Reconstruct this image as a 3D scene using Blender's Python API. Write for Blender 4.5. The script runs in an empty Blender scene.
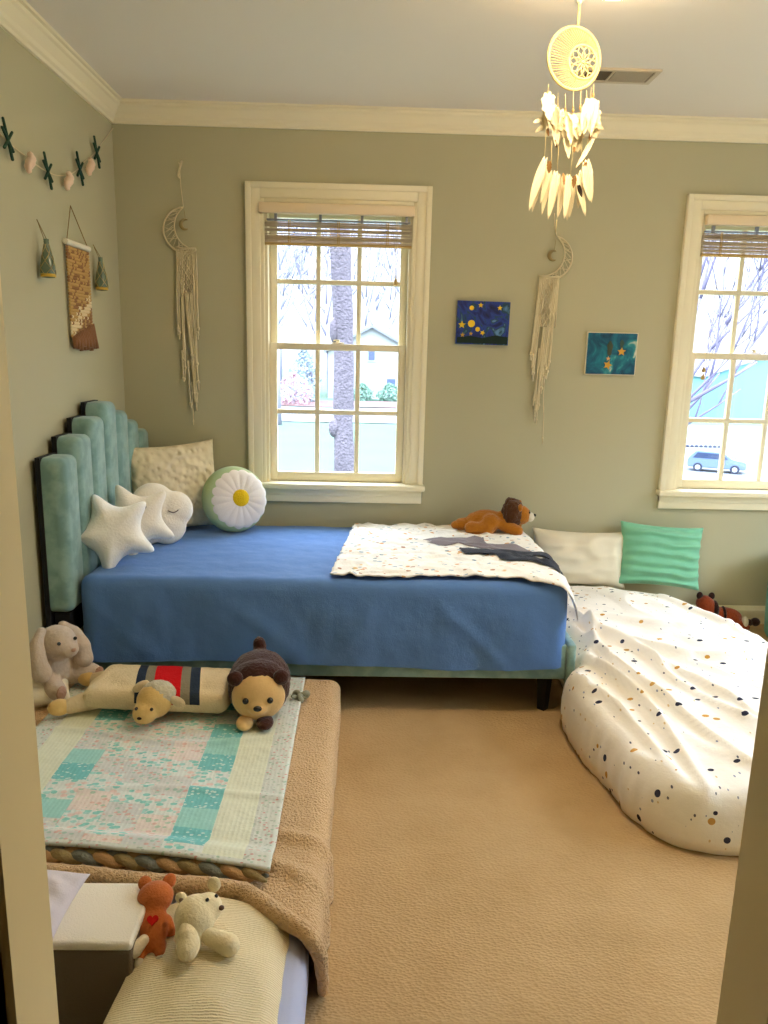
import bpy, bmesh, math, random
from mathutils import Vector, Matrix, noise, Euler
PI = math.pi
C = bpy.context.scene.collection
SC = bpy.context.scene
rnd = random.Random(7)

# ------------------------------------------------------------------ helpers
def lin(c):
    return tuple(((v / 12.92) if v <= .04045 else ((v + .055) / 1.055) ** 2.4) for v in c)
def rgb(r, g, b): return lin((r / 255, g / 255, b / 255))
def N3(x, y, z): return noise.noise(Vector((x, y, z)))

class NT:
    """small node-tree writer"""
    def __init__(s, name):
        s.m = bpy.data.materials.new(name); s.m.use_nodes = True
        s.t = s.m.node_tree; s.b = s.t.nodes['Principled BSDF']
        s.co = s.t.nodes.new('ShaderNodeTexCoord')
    def n(s, typ, **kw):
        n = s.t.nodes.new(typ)
        for k, v in kw.items():
            if k.startswith('_'): setattr(n, k[1:], v)
            else: n.inputs[k].default_value = v
        return n
    def l(s, a, b): s.t.links.new(a, b)
    def mapped(s, scale=(1, 1, 1), rot=(0, 0, 0)):
        m = s.n('ShaderNodeMapping'); m.inputs['Scale'].default_value = scale; m.inputs['Rotation'].default_value = rot
        s.l(s.co.outputs['Object'], m.inputs['Vector']); return m.outputs['Vector']
    def noise(s, scale, detail=3, vec=None, rough=.5):
        n = s.n('ShaderNodeTexNoise'); n.inputs['Scale'].default_value = scale; n.inputs['Detail'].default_value = detail
        n.inputs['Roughness'].default_value = rough
        s.l(vec if vec is not None else s.co.outputs['Object'], n.inputs['Vector']); return n.outputs['Fac']
    def ramp(s, fac, stops, const=False):
        r = s.n('ShaderNodeValToRGB'); e = r.color_ramp
        if const: e.interpolation = 'CONSTANT'
        while len(e.elements) < len(stops): e.elements.new(.5)
        for k, (p, c) in zip(e.elements, stops):
            k.position = p; k.color = (c[0], c[1], c[2], 1)
        s.l(fac, r.inputs['Fac']); return r.outputs['Color']
    def mix(s, fac, a, b):
        m = s.n('ShaderNodeMix', _data_type='RGBA')
        for v, i in ((fac, 0), (a, 6), (b, 7)):
            if isinstance(v, (int, float)): m.inputs[i].default_value = v
            elif isinstance(v, tuple): m.inputs[i].default_value = (*v[:3], 1)
            else: s.l(v, m.inputs[i])
        return m.outputs[2]
    def math(s, op, a, b=0.0):
        m = s.n('ShaderNodeMath', _operation=op)
        for v, i in ((a, 0), (b, 1)):
            if isinstance(v, (int, float)): m.inputs[i].default_value = v
            else: s.l(v, m.inputs[i])
        return m.outputs[0]
    def bump(s, fac, strength=.3, dist=.01):
        b = s.n('ShaderNodeBump'); b.inputs['Strength'].default_value = strength; b.inputs['Distance'].default_value = dist
        s.l(fac, b.inputs['Height']); s.l(b.outputs['Normal'], s.b.inputs['Normal'])
    def col(s, c):
        if isinstance(c, tuple): s.b.inputs['Base Color'].default_value = (*c[:3], 1)
        else: s.l(c, s.b.inputs['Base Color'])
    def rough(s, r, spec=.3):
        s.b.inputs['Roughness'].default_value = r; s.b.inputs['Specular IOR Level'].default_value = spec
    def vor_spots(s, scale, size, vec=None, rnd=1.0):
        """1 inside round spots scattered over the surface, and a random colour per spot"""
        v = s.n('ShaderNodeTexVoronoi'); v.inputs['Scale'].default_value = scale; v.inputs['Randomness'].default_value = rnd
        s.l(vec if vec is not None else s.co.outputs['Object'], v.inputs['Vector'])
        return s.math('LESS_THAN', v.outputs['Distance'], size), v.outputs['Color'], v.outputs['Distance']

def plain(name, c, rough=.6, bs=None, bstr=.2, bdist=.005, var=None, spec=.3, sheen=0, metal=0):
    t = NT(name); t.rough(rough, spec)
    t.b.inputs['Metallic'].default_value = metal
    if var:
        t.col(t.mix(t.noise(var[0], 4), c, var[1]))
    else: t.col(c)
    if bs: t.bump(t.noise(bs, 3), bstr, bdist)
    if sheen:
        t.b.inputs['Sheen Weight'].default_value = sheen; t.b.inputs['Sheen Roughness'].default_value = .4
    return t.m

def mk(name, bm, mat, parent=None, smooth=True, kind=None, label=None):
    """link one mesh object; vertices are given in world space when the parent is only moved"""
    me = bpy.data.meshes.new(name)
    bmesh.ops.recalc_face_normals(bm, faces=bm.faces[:])
    bm.to_mesh(me); bm.free()
    return mk_mesh(name, me, mat, parent, smooth, kind, label)
def mk_mesh(name, me, mat, parent=None, smooth=True, kind=None, label=None):
    o = bpy.data.objects.new(name, me); C.objects.link(o)
    mats = mat if isinstance(mat, (list, tuple)) else [mat]
    for m in mats: me.materials.append(m)
    if smooth:
        me.polygons.foreach_set('use_smooth', [True] * len(me.polygons))
        if smooth != 'all': me.set_sharp_from_angle(angle=math.radians(42))
    if parent is not None:
        top = parent
        while top.parent is not None: top = top.parent
        o.parent = parent
        if not top.get('_local'):
            me.transform(Matrix.Translation(top.location).inverted())
    if kind: o['kind'] = kind
    if label: o['label'] = label
    me.update()
    return o
def thing(name, label, cat, loc=(0, 0, 0), rot=None, group=None):
    o = bpy.data.objects.new(name, None); C.objects.link(o); o.empty_display_size = .1
    o.location = loc; o['label'] = label; o['category'] = cat
    if rot is not None: o.rotation_euler = rot; o['_local'] = 1
    if group: o['group'] = group
    return o
def tag(o, label, cat, group=None):
    o['label'] = label; o['category'] = cat
    if group: o['group'] = group
    return o
def struct(name, bm, mat, parent=None, smooth=False):
    o = mk(name, bm, mat, parent, smooth)
    if parent is None: o['kind'] = 'structure'
    return o
def sroot(name, loc=(0, 0, 0)):
    o = bpy.data.objects.new(name, None); C.objects.link(o); o.location = loc; o['kind'] = 'structure'; return o

def BM(): return bmesh.new()
def box(bm, lo, hi, bev=0, seg=2):
    r = bmesh.ops.create_cube(bm, size=1)
    vs = r['verts']
    for v in vs:
        v.co = Vector([lo[i] + (v.co[i] + .5) * (hi[i] - lo[i]) for i in range(3)])
    if bev:
        es = list({e for v in vs for e in v.link_edges})
        bmesh.ops.bevel(bm, geom=es, offset=bev, segments=seg, affect='EDGES', profile=.5)
    return vs
def tube(bm, pts, r, n=8, closed=False, caps=True):
    pts = [Vector(p) for p in pts]; m = len(pts)
    rs = r if isinstance(r, (list, tuple)) else [r] * m
    rings = []; prev = None
    for i, p in enumerate(pts):
        a = pts[(i - 1) % m] if (closed or i > 0) else p
        b = pts[(i + 1) % m] if (closed or i < m - 1) else p
        d = (b - a)
        if d.length < 1e-9: d = Vector((0, 0, 1))
        d.normalize()
        if prev is None:
            u = d.orthogonal().normalized()
        else:
            u = prev - d * prev.dot(d)
            u = u.normalized() if u.length > 1e-6 else d.orthogonal().normalized()
        prev = u; w = d.cross(u)
        rings.append([bm.verts.new(p + (u * math.cos(2 * PI * k / n) + w * math.sin(2 * PI * k / n)) * rs[i]) for k in range(n)])
    for i in range(m if closed else m - 1):
        A, B = rings[i], rings[(i + 1) % m]
        for k in range(n):
            bm.faces.new((A[k], A[(k + 1) % n], B[(k + 1) % n], B[k]))
    if caps and not closed:
        bm.faces.new(rings[0][::-1]); bm.faces.new(rings[-1])
def ell(bm, c, r, rot=None, u=20, v=14):
    m = Matrix.Translation(c) @ (Euler(rot).to_matrix().to_4x4() if rot else Matrix.Identity(4)) @ Matrix.Diagonal((*r, 1) if not isinstance(r, (int, float)) else (r, r, r, 1))
    return bmesh.ops.create_uvsphere(bm, u_segments=u, v_segments=v, radius=1, matrix=m)['verts']
def caps(bm, a, b, r1, r2, n=8):
    """a tapering limb with round ends"""
    a = Vector(a); b = Vector(b); d = b - a; L = d.length; d.normalize(); pts = []; rs = []
    for k in range(1, 6):
        t = k / 5 * PI / 2; pts.append(a - d * r1 * math.cos(t)); rs.append(max(r1 * math.sin(t), 1e-4))
    for k in range(0, 5):
        t = k / 5 * PI / 2; pts.append(b + d * r2 * math.sin(t)); rs.append(max(r2 * math.cos(t), 1e-4))
    tube(bm, pts, rs, 14)
def lathe(bm, prof, c=(0, 0, 0), n=24):
    rings = []
    for r, z in prof:
        rings.append([bm.verts.new((c[0] + r * math.cos(2 * PI * k / n), c[1] + r * math.sin(2 * PI * k / n), c[2] + z)) for k in range(n)])
    for A, B in zip(rings, rings[1:]):
        for k in range(n): bm.faces.new((A[k], A[(k + 1) % n], B[(k + 1) % n], B[k]))
    bm.faces.new(rings[0][::-1]); bm.faces.new(rings[-1])
def prism(bm, poly, to3, depth):
    """poly: 2-D points, to3(x, y, d) -> 3-D point, extruded from d = 0 to depth"""
    A = [bm.verts.new(to3(x, y, 0)) for x, y in poly]; B = [bm.verts.new(to3(x, y, depth)) for x, y in poly]
    bm.faces.new(A); bm.faces.new(B[::-1]); n = len(poly)
    for i in range(n): bm.faces.new((A[i], B[i], B[(i + 1) % n], A[(i + 1) % n]))
def grid(bm, f, nu, nv, cu=False, mat=None):
    V = [[bm.verts.new(f(i / nu, j / nv)) for j in range(nv + 1)] for i in range(nu + (0 if cu else 1))]
    m = len(V)
    for i in range(nu):
        for j in range(nv):
            fc = bm.faces.new((V[i][j], V[(i + 1) % m][j], V[(i + 1) % m][j + 1], V[i][j + 1]))
            if mat: fc.material_index = mat((i + .5) / nu, (j + .5) / nv)
    return V
def sheet(bm, f, nu, nv, th, mat=None):
    """a cloth of real thickness th: f(u, v) is the top"""
    V = grid(bm, f, nu, nv, mat=mat)
    bm.normal_update()
    W = [[bm.verts.new(v.co - Vector((0, 0, th))) for v in r] for r in V]
    for i in range(nu):
        for j in range(nv):
            fc = bm.faces.new((W[i][j], W[i][j + 1], W[i + 1][j + 1], W[i + 1][j]))
            if mat: fc.material_index = mat((i + .5) / nu, (j + .5) / nv)
    for i in range(nu):
        for j in (0, nv): bm.faces.new((V[i][j], V[i + 1][j], W[i + 1][j], W[i][j]))
    for j in range(nv):
        for i in (0, nu): bm.faces.new((V[i][j], V[i][j + 1], W[i][j + 1], W[i][j]))
def catmull(pts, per=8, closed=True):
    P = [Vector(p) for p in pts]; n = len(P); out = []
    rng = range(n) if closed else range(n - 1)
    for i in rng:
        if closed: a, b, c, d = P[(i - 1) % n], P[i], P[(i + 1) % n], P[(i + 2) % n]
        else: a, b, c, d = P[max(i - 1, 0)], P[i], P[i + 1], P[min(i + 2, n - 1)]
        for k in range(per):
            t = k / per
            out.append(.5 * ((2 * b) + (c - a) * t + (2 * a - 5 * b + 4 * c - d) * t * t + (3 * b - a - 3 * c + d) * t ** 3))
    if not closed: out.append(P[-1])
    return out
def blob(name, build, vox, mat, parent=None, smooth_it=6, disp=0, dscale=60, label=None):
    """overlapping shapes grown together into one continuous skin"""
    bm = BM(); build(bm)
    me = bpy.data.meshes.new('tmp'); bm.to_mesh(me); bm.free()
    o = bpy.data.objects.new('tmp', me); C.objects.link(o)
    r = o.modifiers.new('r', 'REMESH'); r.mode = 'VOXEL'; r.voxel_size = vox
    s = o.modifiers.new('s', 'SMOOTH'); s.iterations = smooth_it; s.factor = .5
    dg = bpy.context.evaluated_depsgraph_get(); dg.update()
    m2 = bpy.data.meshes.new_from_object(o.evaluated_get(dg), depsgraph=dg)
    bpy.data.objects.remove(o); bpy.data.meshes.remove(me)
    m2.name = name; m2.materials.clear()
    if disp:
        ns = [v.normal.copy() for v in m2.vertices]
        for v, nn in zip(m2.vertices, ns):
            v.co += nn * disp * noise.noise(v.co * dscale)
    return mk_mesh(name, m2, mat, parent, 'all', None, label)
def copy_tree(o, parent=None):
    c = o.copy(); C.objects.link(c)
    if parent is not None: c.parent = parent
    for ch in list(o.children): copy_tree(ch, c)
    return c

# ------------------------------------------------------------------ materials
def m_wall():
    t = NT('sage_paint'); t.rough(.62, .25)
    t.col(t.mix(t.noise(1.2, 2), rgb(181, 175, 143), rgb(185, 179, 148))); t.bump(t.noise(240, 2), .06, .002); return t.m
WALL = m_wall()
CEIL = plain('ceiling_paint', rgb(233, 225, 213), .8, 160, .05, .002)
TRIM = plain('cream_trim_paint', rgb(238, 228, 196), .38, spec=.4)
TRIM_D = plain('door_frame_paint', rgb(234, 214, 160), .4, spec=.4)
SASH = plain('sash_paint', rgb(232, 220, 188), .4, spec=.4)
def m_carpet():
    t = NT('tan_carpet'); t.rough(.95, .1)
    big = t.noise(3.2, 6, rough=.65); fine = t.noise(260, 2)
    c = t.mix(big, rgb(164, 132, 88), rgb(210, 180, 136)); c = t.mix(t.math('MULTIPLY', fine, .5), c, rgb(168, 136, 92)); t.col(c)
    w = t.n('ShaderNodeTexVoronoi'); w.inputs['Scale'].default_value = 105; t.l(t.mapped((1, 1.6, 1), (0, 0, .5)), w.inputs['Vector'])
    t.bump(t.math('ADD', w.outputs['Distance'], t.math('MULTIPLY', big, 3.0)), .34, .007); return t.m
CARPET = m_carpet()
def m_glass():
    m = bpy.data.materials.new('window_glass'); m.use_nodes = True; t = m.node_tree; t.nodes.clear()
    o = t.nodes.new('ShaderNodeOutputMaterial'); mx = t.nodes.new('ShaderNodeMixShader'); a = t.nodes.new('ShaderNodeBsdfTransparent'); g = t.nodes.new('ShaderNodeBsdfGlossy')
    a.inputs['Color'].default_value = (.97, .985, 1, 1); g.inputs['Roughness'].default_value = 0.02; mx.inputs[0].default_value = .04
    t.links.new(a.outputs[0], mx.inputs[1]); t.links.new(g.outputs[0], mx.inputs[2]); t.links.new(mx.outputs[0], o.inputs[0]); return m
GLASS = m_glass()
def m_emit(name, c, s):
    m = bpy.data.materials.new(name); m.use_nodes = True; t = m.node_tree; b = t.nodes['Principled BSDF']
    b.inputs['Base Color'].default_value = (*c, 1); b.inputs['Emission Color'].default_value = (*c, 1); b.inputs['Emission Strength'].default_value = s; return m
def fabric(name, c, c2=None, weave=320, strength=.25, sheen=.15, rough=.85, wr=None):
    t = NT(name); t.rough(rough, .15); t.b.inputs['Sheen Weight'].default_value = sheen
    t.col(t.mix(t.noise(9, 4), c, c2 or c)); h = t.noise(weave, 2)
    if wr: h = t.math('ADD', t.math('MULTIPLY', h, .35), t.math('MULTIPLY', t.noise(wr, 5), 2.0))
    t.bump(h, strength, .006); return t.m
def plush(name, c, c2=None, scale=130, strength=.6):
    t = NT(name); t.rough(.95, .08); t.b.inputs['Sheen Weight'].default_value = .25
    t.col(t.mix(t.noise(scale * .6, 4), c, c2 or tuple(v * .8 for v in c))); t.bump(t.noise(scale, 4), strength, .008); return t.m
BLUE = fabric('blue_blanket', rgb(88, 126, 186), rgb(96, 134, 193), 300, .45, .1, .8, 14)
def m_velvet():
    t = NT('teal_velvet'); t.rough(.6, .3); t.b.inputs['Sheen Weight'].default_value = .35
    t.col(t.mix(t.ramp(t.noise(16, 4), [(.4, (0, 0, 0)), (.62, (1, 1, 1))]), rgb(116, 150, 142), rgb(142, 174, 166))); t.bump(t.noise(420, 2), .15, .003); return t.m
VELVET = m_velvet()
BLACK = plain('black_board', (.008, .008, .01), .6)
STRAP = fabric('black_felt', (.012, .012, .014), weave=200)
CREAM_KN = NT('cream_quilted')
def m_cream():
    t = NT('cream_puckered_cloth'); t.rough(.9, .1)
    v = t.n('ShaderNodeTexVoronoi'); v.inputs['Scale'].default_value = 34; v.feature = 'SMOOTH_F1'; t.l(t.co.outputs['Object'], v.inputs['Vector'])
    t.col(t.mix(t.noise(40, 3), rgb(222, 205, 168), rgb(236, 222, 190))); t.bump(v.outputs['Distance'], .9, .02); return t.m
PUCKER = m_cream()
WHITE_PL = plush('white_fleece', rgb(250, 246, 238), rgb(244, 238, 226), 120, .35)
WHITE_PL2 = plush('cream_fleece', rgb(246, 236, 218), rgb(238, 226, 206), 120, .35)
TAN_FL = None
def m_fleece():
    t = NT('tan_fleece'); t.rough(1, .05); t.b.inputs['Sheen Weight'].default_value = .2
    n1 = t.noise(150, 4); t.col(t.mix(n1, rgb(204, 164, 116), rgb(232, 198, 152))); t.bump(n1, 1.0, .012); return t.m
TAN_FL = m_fleece()
LAV = fabric('lavender_sheet', rgb(176, 182, 212), rgb(184, 190, 218), 400, .1, .1)
MACR = fabric('cream_cotton_cord', rgb(228, 214, 176), rgb(214, 198, 158), 500, .5)
MACR2 = fabric('warm_cotton_cord', rgb(222, 202, 140), rgb(206, 184, 122), 500, .5)
DARK = plain('black_eye', (.01, .008, .008), .2, spec=.6)

# ------------------------------------------------------------------ the room
H = 2.44; XR = 4.3; YF = -3.06; TH = .07
bm = BM(); box(bm, (-.15, -5.2, -.12), (XR + .15, .15, 0)); struct('floor', bm, CARPET)
bm = BM(); box(bm, (-.15, -5.2, H), (XR + .15, .15, H + .1)); struct('ceiling', bm, CEIL)
bm = BM(); box(bm, (-.15, -5.2, 0), (0, .15, H)); struct('wall_left', bm, WALL)
def wall_cells(bm, xs, zs, holes, mkbox):
    for i in range(len(xs) - 1):
        for j in range(len(zs) - 1):
            cx, cz = (xs[i] + xs[i + 1]) / 2, (zs[j] + zs[j + 1]) / 2
            if any(h[0] < cx < h[1] and h[2] < cz < h[3] for h in holes): continue
            mkbox(xs[i], xs[i + 1], zs[j], zs[j + 1])
Z0, Z1 = .70, 2.035
WIN = [(.69, 1.388), (2.762, 3.46)]
bm = BM()
wall_cells(bm, [0, *WIN[0], *WIN[1], XR], [0, Z0, Z1, H], [(a, b, Z0, Z1) for a, b in WIN],
           lambda a, b, c, d: box(bm, (a, 0, c), (b, .15, d)))
bmesh.ops.remove_doubles(bm, verts=bm.verts[:], dist=1e-5)
struct('wall_back', bm, WALL)
bm = BM()
RW = (-2.75, -.50); RZ0, RZ1 = .50, 2.10
wall_cells(bm, [-5.2, RW[0], RW[1], .15], [0, RZ0, RZ1, H], [(RW[0], RW[1], RZ0, RZ1)], lambda a, b, c, d: box(bm, (XR, a, c), (XR + .15, b, d)))
struct('wall_right', bm, WALL)
DX0, DX1, DH = .84, 1.622, 2.05
bm = BM(); box(bm, (0, YF - TH, 0), (DX0 - .02, YF, H)); box(bm, (DX1 + .02, YF - TH, 0), (XR, YF, H)); box(bm, (DX0 - .02, YF - TH, DH + .02), (DX1 + .02, YF, H)); struct('wall_front', bm, WALL)
bm = BM(); box(bm, (.0, -5.2, 0), (XR, -5.1, H)); struct('wall_hall', bm, WALL)
bm = BM(); box(bm, (2.6, -5.1, 0), (2.7, YF - TH, H)); struct('wall_hall_side', bm, WALL)
d1 = sroot('door_1', (DX0, YF, 0))
bm = BM(); box(bm, (DX0 - .02, YF - TH - .012, 0), (DX0, YF + .012, DH)); mk('jamb', bm, TRIM_D, d1, False)
bm = BM(); box(bm, (DX1, YF - TH - .012, 0), (DX1 + .02, YF + .012, DH)); mk('jamb', bm, TRIM_D, d1, False)
bm = BM(); box(bm, (DX0 - .02, YF - TH - .012, DH), (DX1 + .02, YF + .012, DH + .02)); mk('head_jamb', bm, TRIM_D, d1, False)
for s, x in ((-1, DX0), (1, DX1)):
    for yy in (YF + .0, YF - TH - .012):
        bm = BM(); x0, x1 = sorted((x + s * .006, x + s * .07)); box(bm, (x0, yy, 0), (x1, yy + .012, DH + .07), .003); mk('casing', bm, TRIM_D, d1, False)

# crown moulding: a stepped profile swept along the walls
CP = [(0, 0), (.012, 0), (.014, .012), (.022, .02), (.026, .034), (.048, .062), (.058, .068), (.06, .078), (.072, .08), (.075, .087), (0, .087)]
def sweep(bm, prof, a, b, nrm, zb):
    a = Vector(a); b = Vector(b); n = Vector(nrm); d = (b - a).normalized(); rings = []
    for p, m in ((a, -1), (b, 1)):
        rings.append([bm.verts.new(p + n * o + Vector((0, 0, zb + z))) for o, z in prof])
    k = len(prof)
    for i in range(k): bm.faces.new((rings[0][i], rings[0][(i + 1) % k], rings[1][(i + 1) % k], rings[1][i]))
    bm.faces.new(rings[0]); bm.faces.new(rings[1][::-1])
bm = BM(); sweep(bm, CP, (0, 0, 0), (XR, 0, 0), (0, -1, 0), H - .087); struct('trim_1', bm, TRIM)
bm = BM(); sweep(bm, CP, (0, YF, 0), (0, 0, 0), (1, 0, 0), H - .087); struct('trim_2', bm, TRIM)
bm = BM(); sweep(bm, CP, (XR, YF, 0), (XR, 0, 0), (-1, 0, 0), H - .087); struct('trim_3', bm, TRIM)
BP = [(0, 0), (.014, 0), (.014, .075), (.01, .084), (.005, .097), (0, .097)]
bm = BM(); sweep(bm, BP, (0, 0, 0), (XR, 0, 0), (0, -1, 0), 0); struct('baseboard_back', bm, TRIM)
bm = BM(); sweep(bm, BP, (0, YF, 0), (0, 0, 0), (1, 0, 0), 0); struct('baseboard_left', bm, TRIM)
bm = BM(); sweep(bm, BP, (XR, YF, 0), (XR, 0, 0), (-1, 0, 0), 0); struct('baseboard_right', bm, TRIM)

# windows -----------------------------------------------------------
def window(k, x0, x1):
    w = sroot('window_%d' % k, (x0, 0, Z0))
    bm = BM(); CW = .082
    # three-step casing around the opening
    for (o0, o1, d) in ((0, .02, .012), (.018, .062, .018), (.06, CW + .004, .026)):
        box(bm, (x0 - o1, -d, Z0), (x0 - o0, 0, Z1 + o1), .002)
        box(bm, (x1 + o0, -d, Z0), (x1 + o1, 0, Z1 + o1), .002)
        box(bm, (x0 - o0, -d, Z1 + o0), (x1 + o0, 0, Z1 + o1), .002)
    mk('casing', bm, TRIM, w)
    bm = BM(); box(bm, (x0 - CW - .014, -.055, Z0 - .016), (x1 + CW + .014, .06, Z0 + .012), .006); mk('sill', bm, TRIM, w)
    bm = BM(); box(bm, (x0 - CW, -.02, Z0 - .085), (x1 + CW, 0, Z0 - .016), .003); box(bm, (x0 - CW, -.026, Z0 - .05), (x1 + CW, 0, Z0 - .018), .004); mk('apron', bm, TRIM, w)
    bm = BM(); box(bm, (x0, 0, Z0), (x0 + .014, .15, Z1)); box(bm, (x1 - .014, 0, Z0), (x1, .15, Z1)); box(bm, (x0 + .014, 0, Z1 - .014), (x1 - .014, .15, Z1)); box(bm, (x0 + .014, .06, Z0), (x1 - .014, .15, Z0 + .014)); mk('jamb_liner', bm, SASH, w, False)
    a, b = x0 + .015, x1 - .015
    zm = 1.38
    def sash(name, yc, z0, z1, bot, top):
        st = .036
        bm = BM()
        box(bm, (a, yc, z0), (a + st, yc + .032, z1), .003); box(bm, (b - st, yc, z0), (b, yc + .032, z1), .003)
        box(bm, (a + st, yc, z0), (b - st, yc + .032, z0 + bot), .003); box(bm, (a + st, yc, z1 - top), (b - st, yc + .032, z1), .003)
        s = mk(name, bm, SASH, w)
        ga, gb, gz0, gz1 = a + st, b - st, z0 + bot, z1 - top
        for q in (1, 2):
            bm = BM(); xx = ga + (gb - ga) * q / 3; box(bm, (xx - .0112, yc + .004, gz0), (xx + .0112, yc + .028, gz1), .003); mk('muntin', bm, SASH, s)
        bm = BM(); zz = (gz0 + gz1) / 2; box(bm, (ga, yc + .003, zz - .0112), (gb, yc + .029, zz + .0112), .003); mk('muntin', bm, SASH, s)
        bm = BM(); box(bm, (ga - .004, yc + .014, gz0 - .004), (gb + .004, yc + .018, gz1 + .004)); mk('pane', bm, GLASS, s, False)
    sash('lower_sash', .035, Z0 + .014, zm + .016, .045, .032)
    sash('upper_sash', .072, zm - .016, Z1 - .015, .032, .04)
    bm = BM(); xm = (x0 + x1) / 2; box(bm, (xm - .03, .036, zm + .017), (xm + .03, .066, zm + .024), .002); tube(bm, [(xm, .05, zm + .024), (xm, .05, zm + .034)], .009); box(bm, (xm - .022, .044, zm + .03), (xm + .008, .056, zm + .037), .002); mk('sash_lock', bm, TRIM, w)
    return w
window(1, *WIN[0]); window(2, *WIN[1])
# unseen window added in the right-hand wall, made wide for more cool daylight
w3 = sroot('window_3', (XR, RW[0], RZ0))
bm = BM()
for (o0, o1, d) in ((0, .02, .012), (.018, .062, .018), (.06, .086, .026)):
    box(bm, (XR - d, RW[0] - o1, RZ0), (XR, RW[0] - o0, RZ1 + o1)); box(bm, (XR - d, RW[1] + o0, RZ0), (XR, RW[1] + o1, RZ1 + o1)); box(bm, (XR - d, RW[0] - o1, RZ1 + o0), (XR, RW[1] + o1, RZ1 + o1))
box(bm, (XR - .05, RW[0] - .1, RZ0 - .02), (XR, RW[1] + .1, RZ0 + .01)); mk('casing', bm, TRIM, w3, False)
bm = BM()
for yy in (RW[0], RW[0] + (RW[1] - RW[0]) / 3 - .02, RW[0] + (RW[1] - RW[0]) * 2 / 3 - .02, RW[1] - .04): box(bm, (XR + .04, yy, RZ0), (XR + .075, yy + .04, RZ1))
for zz in (RZ0, 1.36, RZ1 - .04): box(bm, (XR + .041, RW[0], zz), (XR + .074, RW[1], zz + .04))
mk('sash', bm, SASH, w3, False)
bm = BM(); box(bm, (XR + .056, RW[0], RZ0), (XR + .06, RW[1], RZ1)); mk('pane', bm, GLASS, w3, False)

# bamboo blinds -----------------------------------------------------
BAMB = plain('bamboo_reed', rgb(230, 216, 192), .55, var=(30, rgb(192, 170, 138)))
def translucent(m, c, f):
    t = m.node_tree; p = t.nodes['Principled BSDF']; o = [n for n in t.nodes if n.type == 'OUTPUT_MATERIAL'][0]
    tr_ = t.nodes.new('ShaderNodeBsdfTranslucent'); tr_.inputs['Color'].default_value = (*c, 1); mx = t.nodes.new('ShaderNodeMixShader'); mx.inputs[0].default_value = f
    t.links.new(p.outputs[0], mx.inputs[1]); t.links.new(tr_.outputs[0], mx.inputs[2]); t.links.new(mx.outputs[0], o.inputs[0])
translucent(BAMB, rgb(216, 202, 178), .35)
BAMB2 = plain('blind_tape', rgb(198, 166, 104), .7)
HEADR = plain('blind_valance_wood', rgb(236, 214, 178), .45)
GREYR = plain('blind_metal_rail', rgb(150, 150, 160), .4, metal=.5)
def blind(x0, x1, zb, label, cord, seed):
    rr = random.Random(seed)
    b = thing('bamboo_blind', label, 'window blind', (x0, -.02, zb))
    bm = BM(); box(bm, (x0 - .022 if cord else x0 + .008, -.04, 1.985), (x1 + .006 if cord else x1, -.005, 2.03), .004); mk('valance', bm, HEADR, b)
    bm = BM(); box(bm, (x0 + .012, -.016, 1.955), (x1 - .012, .012, 1.962), .002)
    for q in (.06, .36, .64, .94): box(bm, (x0 + .012 + (x1 - x0) * q - .006, -.012, 1.95), (x0 + .012 + (x1 - x0) * q + .006, .006, 1.987))
    mk('head_rail', bm, GREYR, b, False)
    bm = BM(); z = zb + .012; k = 0
    while z < 1.95:
        y = -.012 + rr.uniform(-.008, .008) - (.006 if k < 6 else 0)
        r = rr.choice([.0016, .002, .0024, .003])
        tube(bm, [(x0 + .004, y, z + rr.uniform(-.002, .002)), ((x0 + x1) / 2, y, z), (x1 - .004, y, z + rr.uniform(-.002, .002))], r, 6)
        if rr.random() < .55: tube(bm, [(x0 + .004, y + .007, z + .002), (x1 - .004, y + .007, z + rr.uniform(0, .004))], r, 6)
        z += rr.choice([.0034, .004, .0046] if rr.random() < .9 else [.007, .009]); k += 1
    mk('reed_shade', bm, BAMB, b)
    bm = BM(); tube(bm, [(x0 + .004, -.014, zb + .005), (x1 - .004, -.014, zb + .005)], .007, 10); mk('bottom_slat', bm, BAMB2, b)
    for q in (.17, .5, .83) if cord else (.13, .5, .87):
        bm = BM(); xx = x0 + (x1 - x0) * q
        for s in (-1, 1): tube(bm, [(xx + s * .004, -.024, zb + .0), (xx + s * .003, -.024, (zb + 1.95) / 2), (xx + s * .004, -.02, 1.955)], .0022, 6)
        mk('weave_tape', bm, BAMB2, b)
    if cord:
        bm = BM(); xx = x1 - .075
        for s in (-1, 1): tube(bm, [(xx + s * .003, -.034, 1.985), (xx + s * .005, -.034, 1.86), (xx + s * .002, -.034, 1.70)], .0014, 6)
        mk('pull_cord', bm, MACR, b)
        bm = BM(); lathe(bm, [(.002, 0), (.011, .004), (.012, .012), (.006, .026), (.003, .034)], (xx, -.034, 1.672), 12); mk('tassel', bm, BAMB2, b)
        bm = BM(); tube(bm, [(xx, -.034, 1.70), (xx + .001, -.034, 1.62), (xx - .002, -.034, 1.50)], .0012, 6); mk('hanging_string', bm, MACR, b)
    else:
        bm = BM(); xx = x0 + .07; tube(bm, [(xx + .02, -.03, zb), (xx + .01, -.03, 1.5), (xx, -.03, 1.34)], .0012, 6); mk('pull_cord', bm, MACR, b)
        bm = BM()
        for z in (1.30, 1.265): lathe(bm, [(.002, 0), (.009, .004), (.01, .012), (.005, .024), (.002, .032)], (xx, -.03, z), 12)
        mk('tassel', bm, BAMB2, b)
blind(WIN[0][0], WIN[0][1], 1.845, 'bamboo reed blind rolled up at the top of the middle window above the bed', True, 3)
blind(WIN[1][0], WIN[1][1], 1.845, 'bamboo reed blind rolled up on the window above the green pillow', False, 5)

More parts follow.
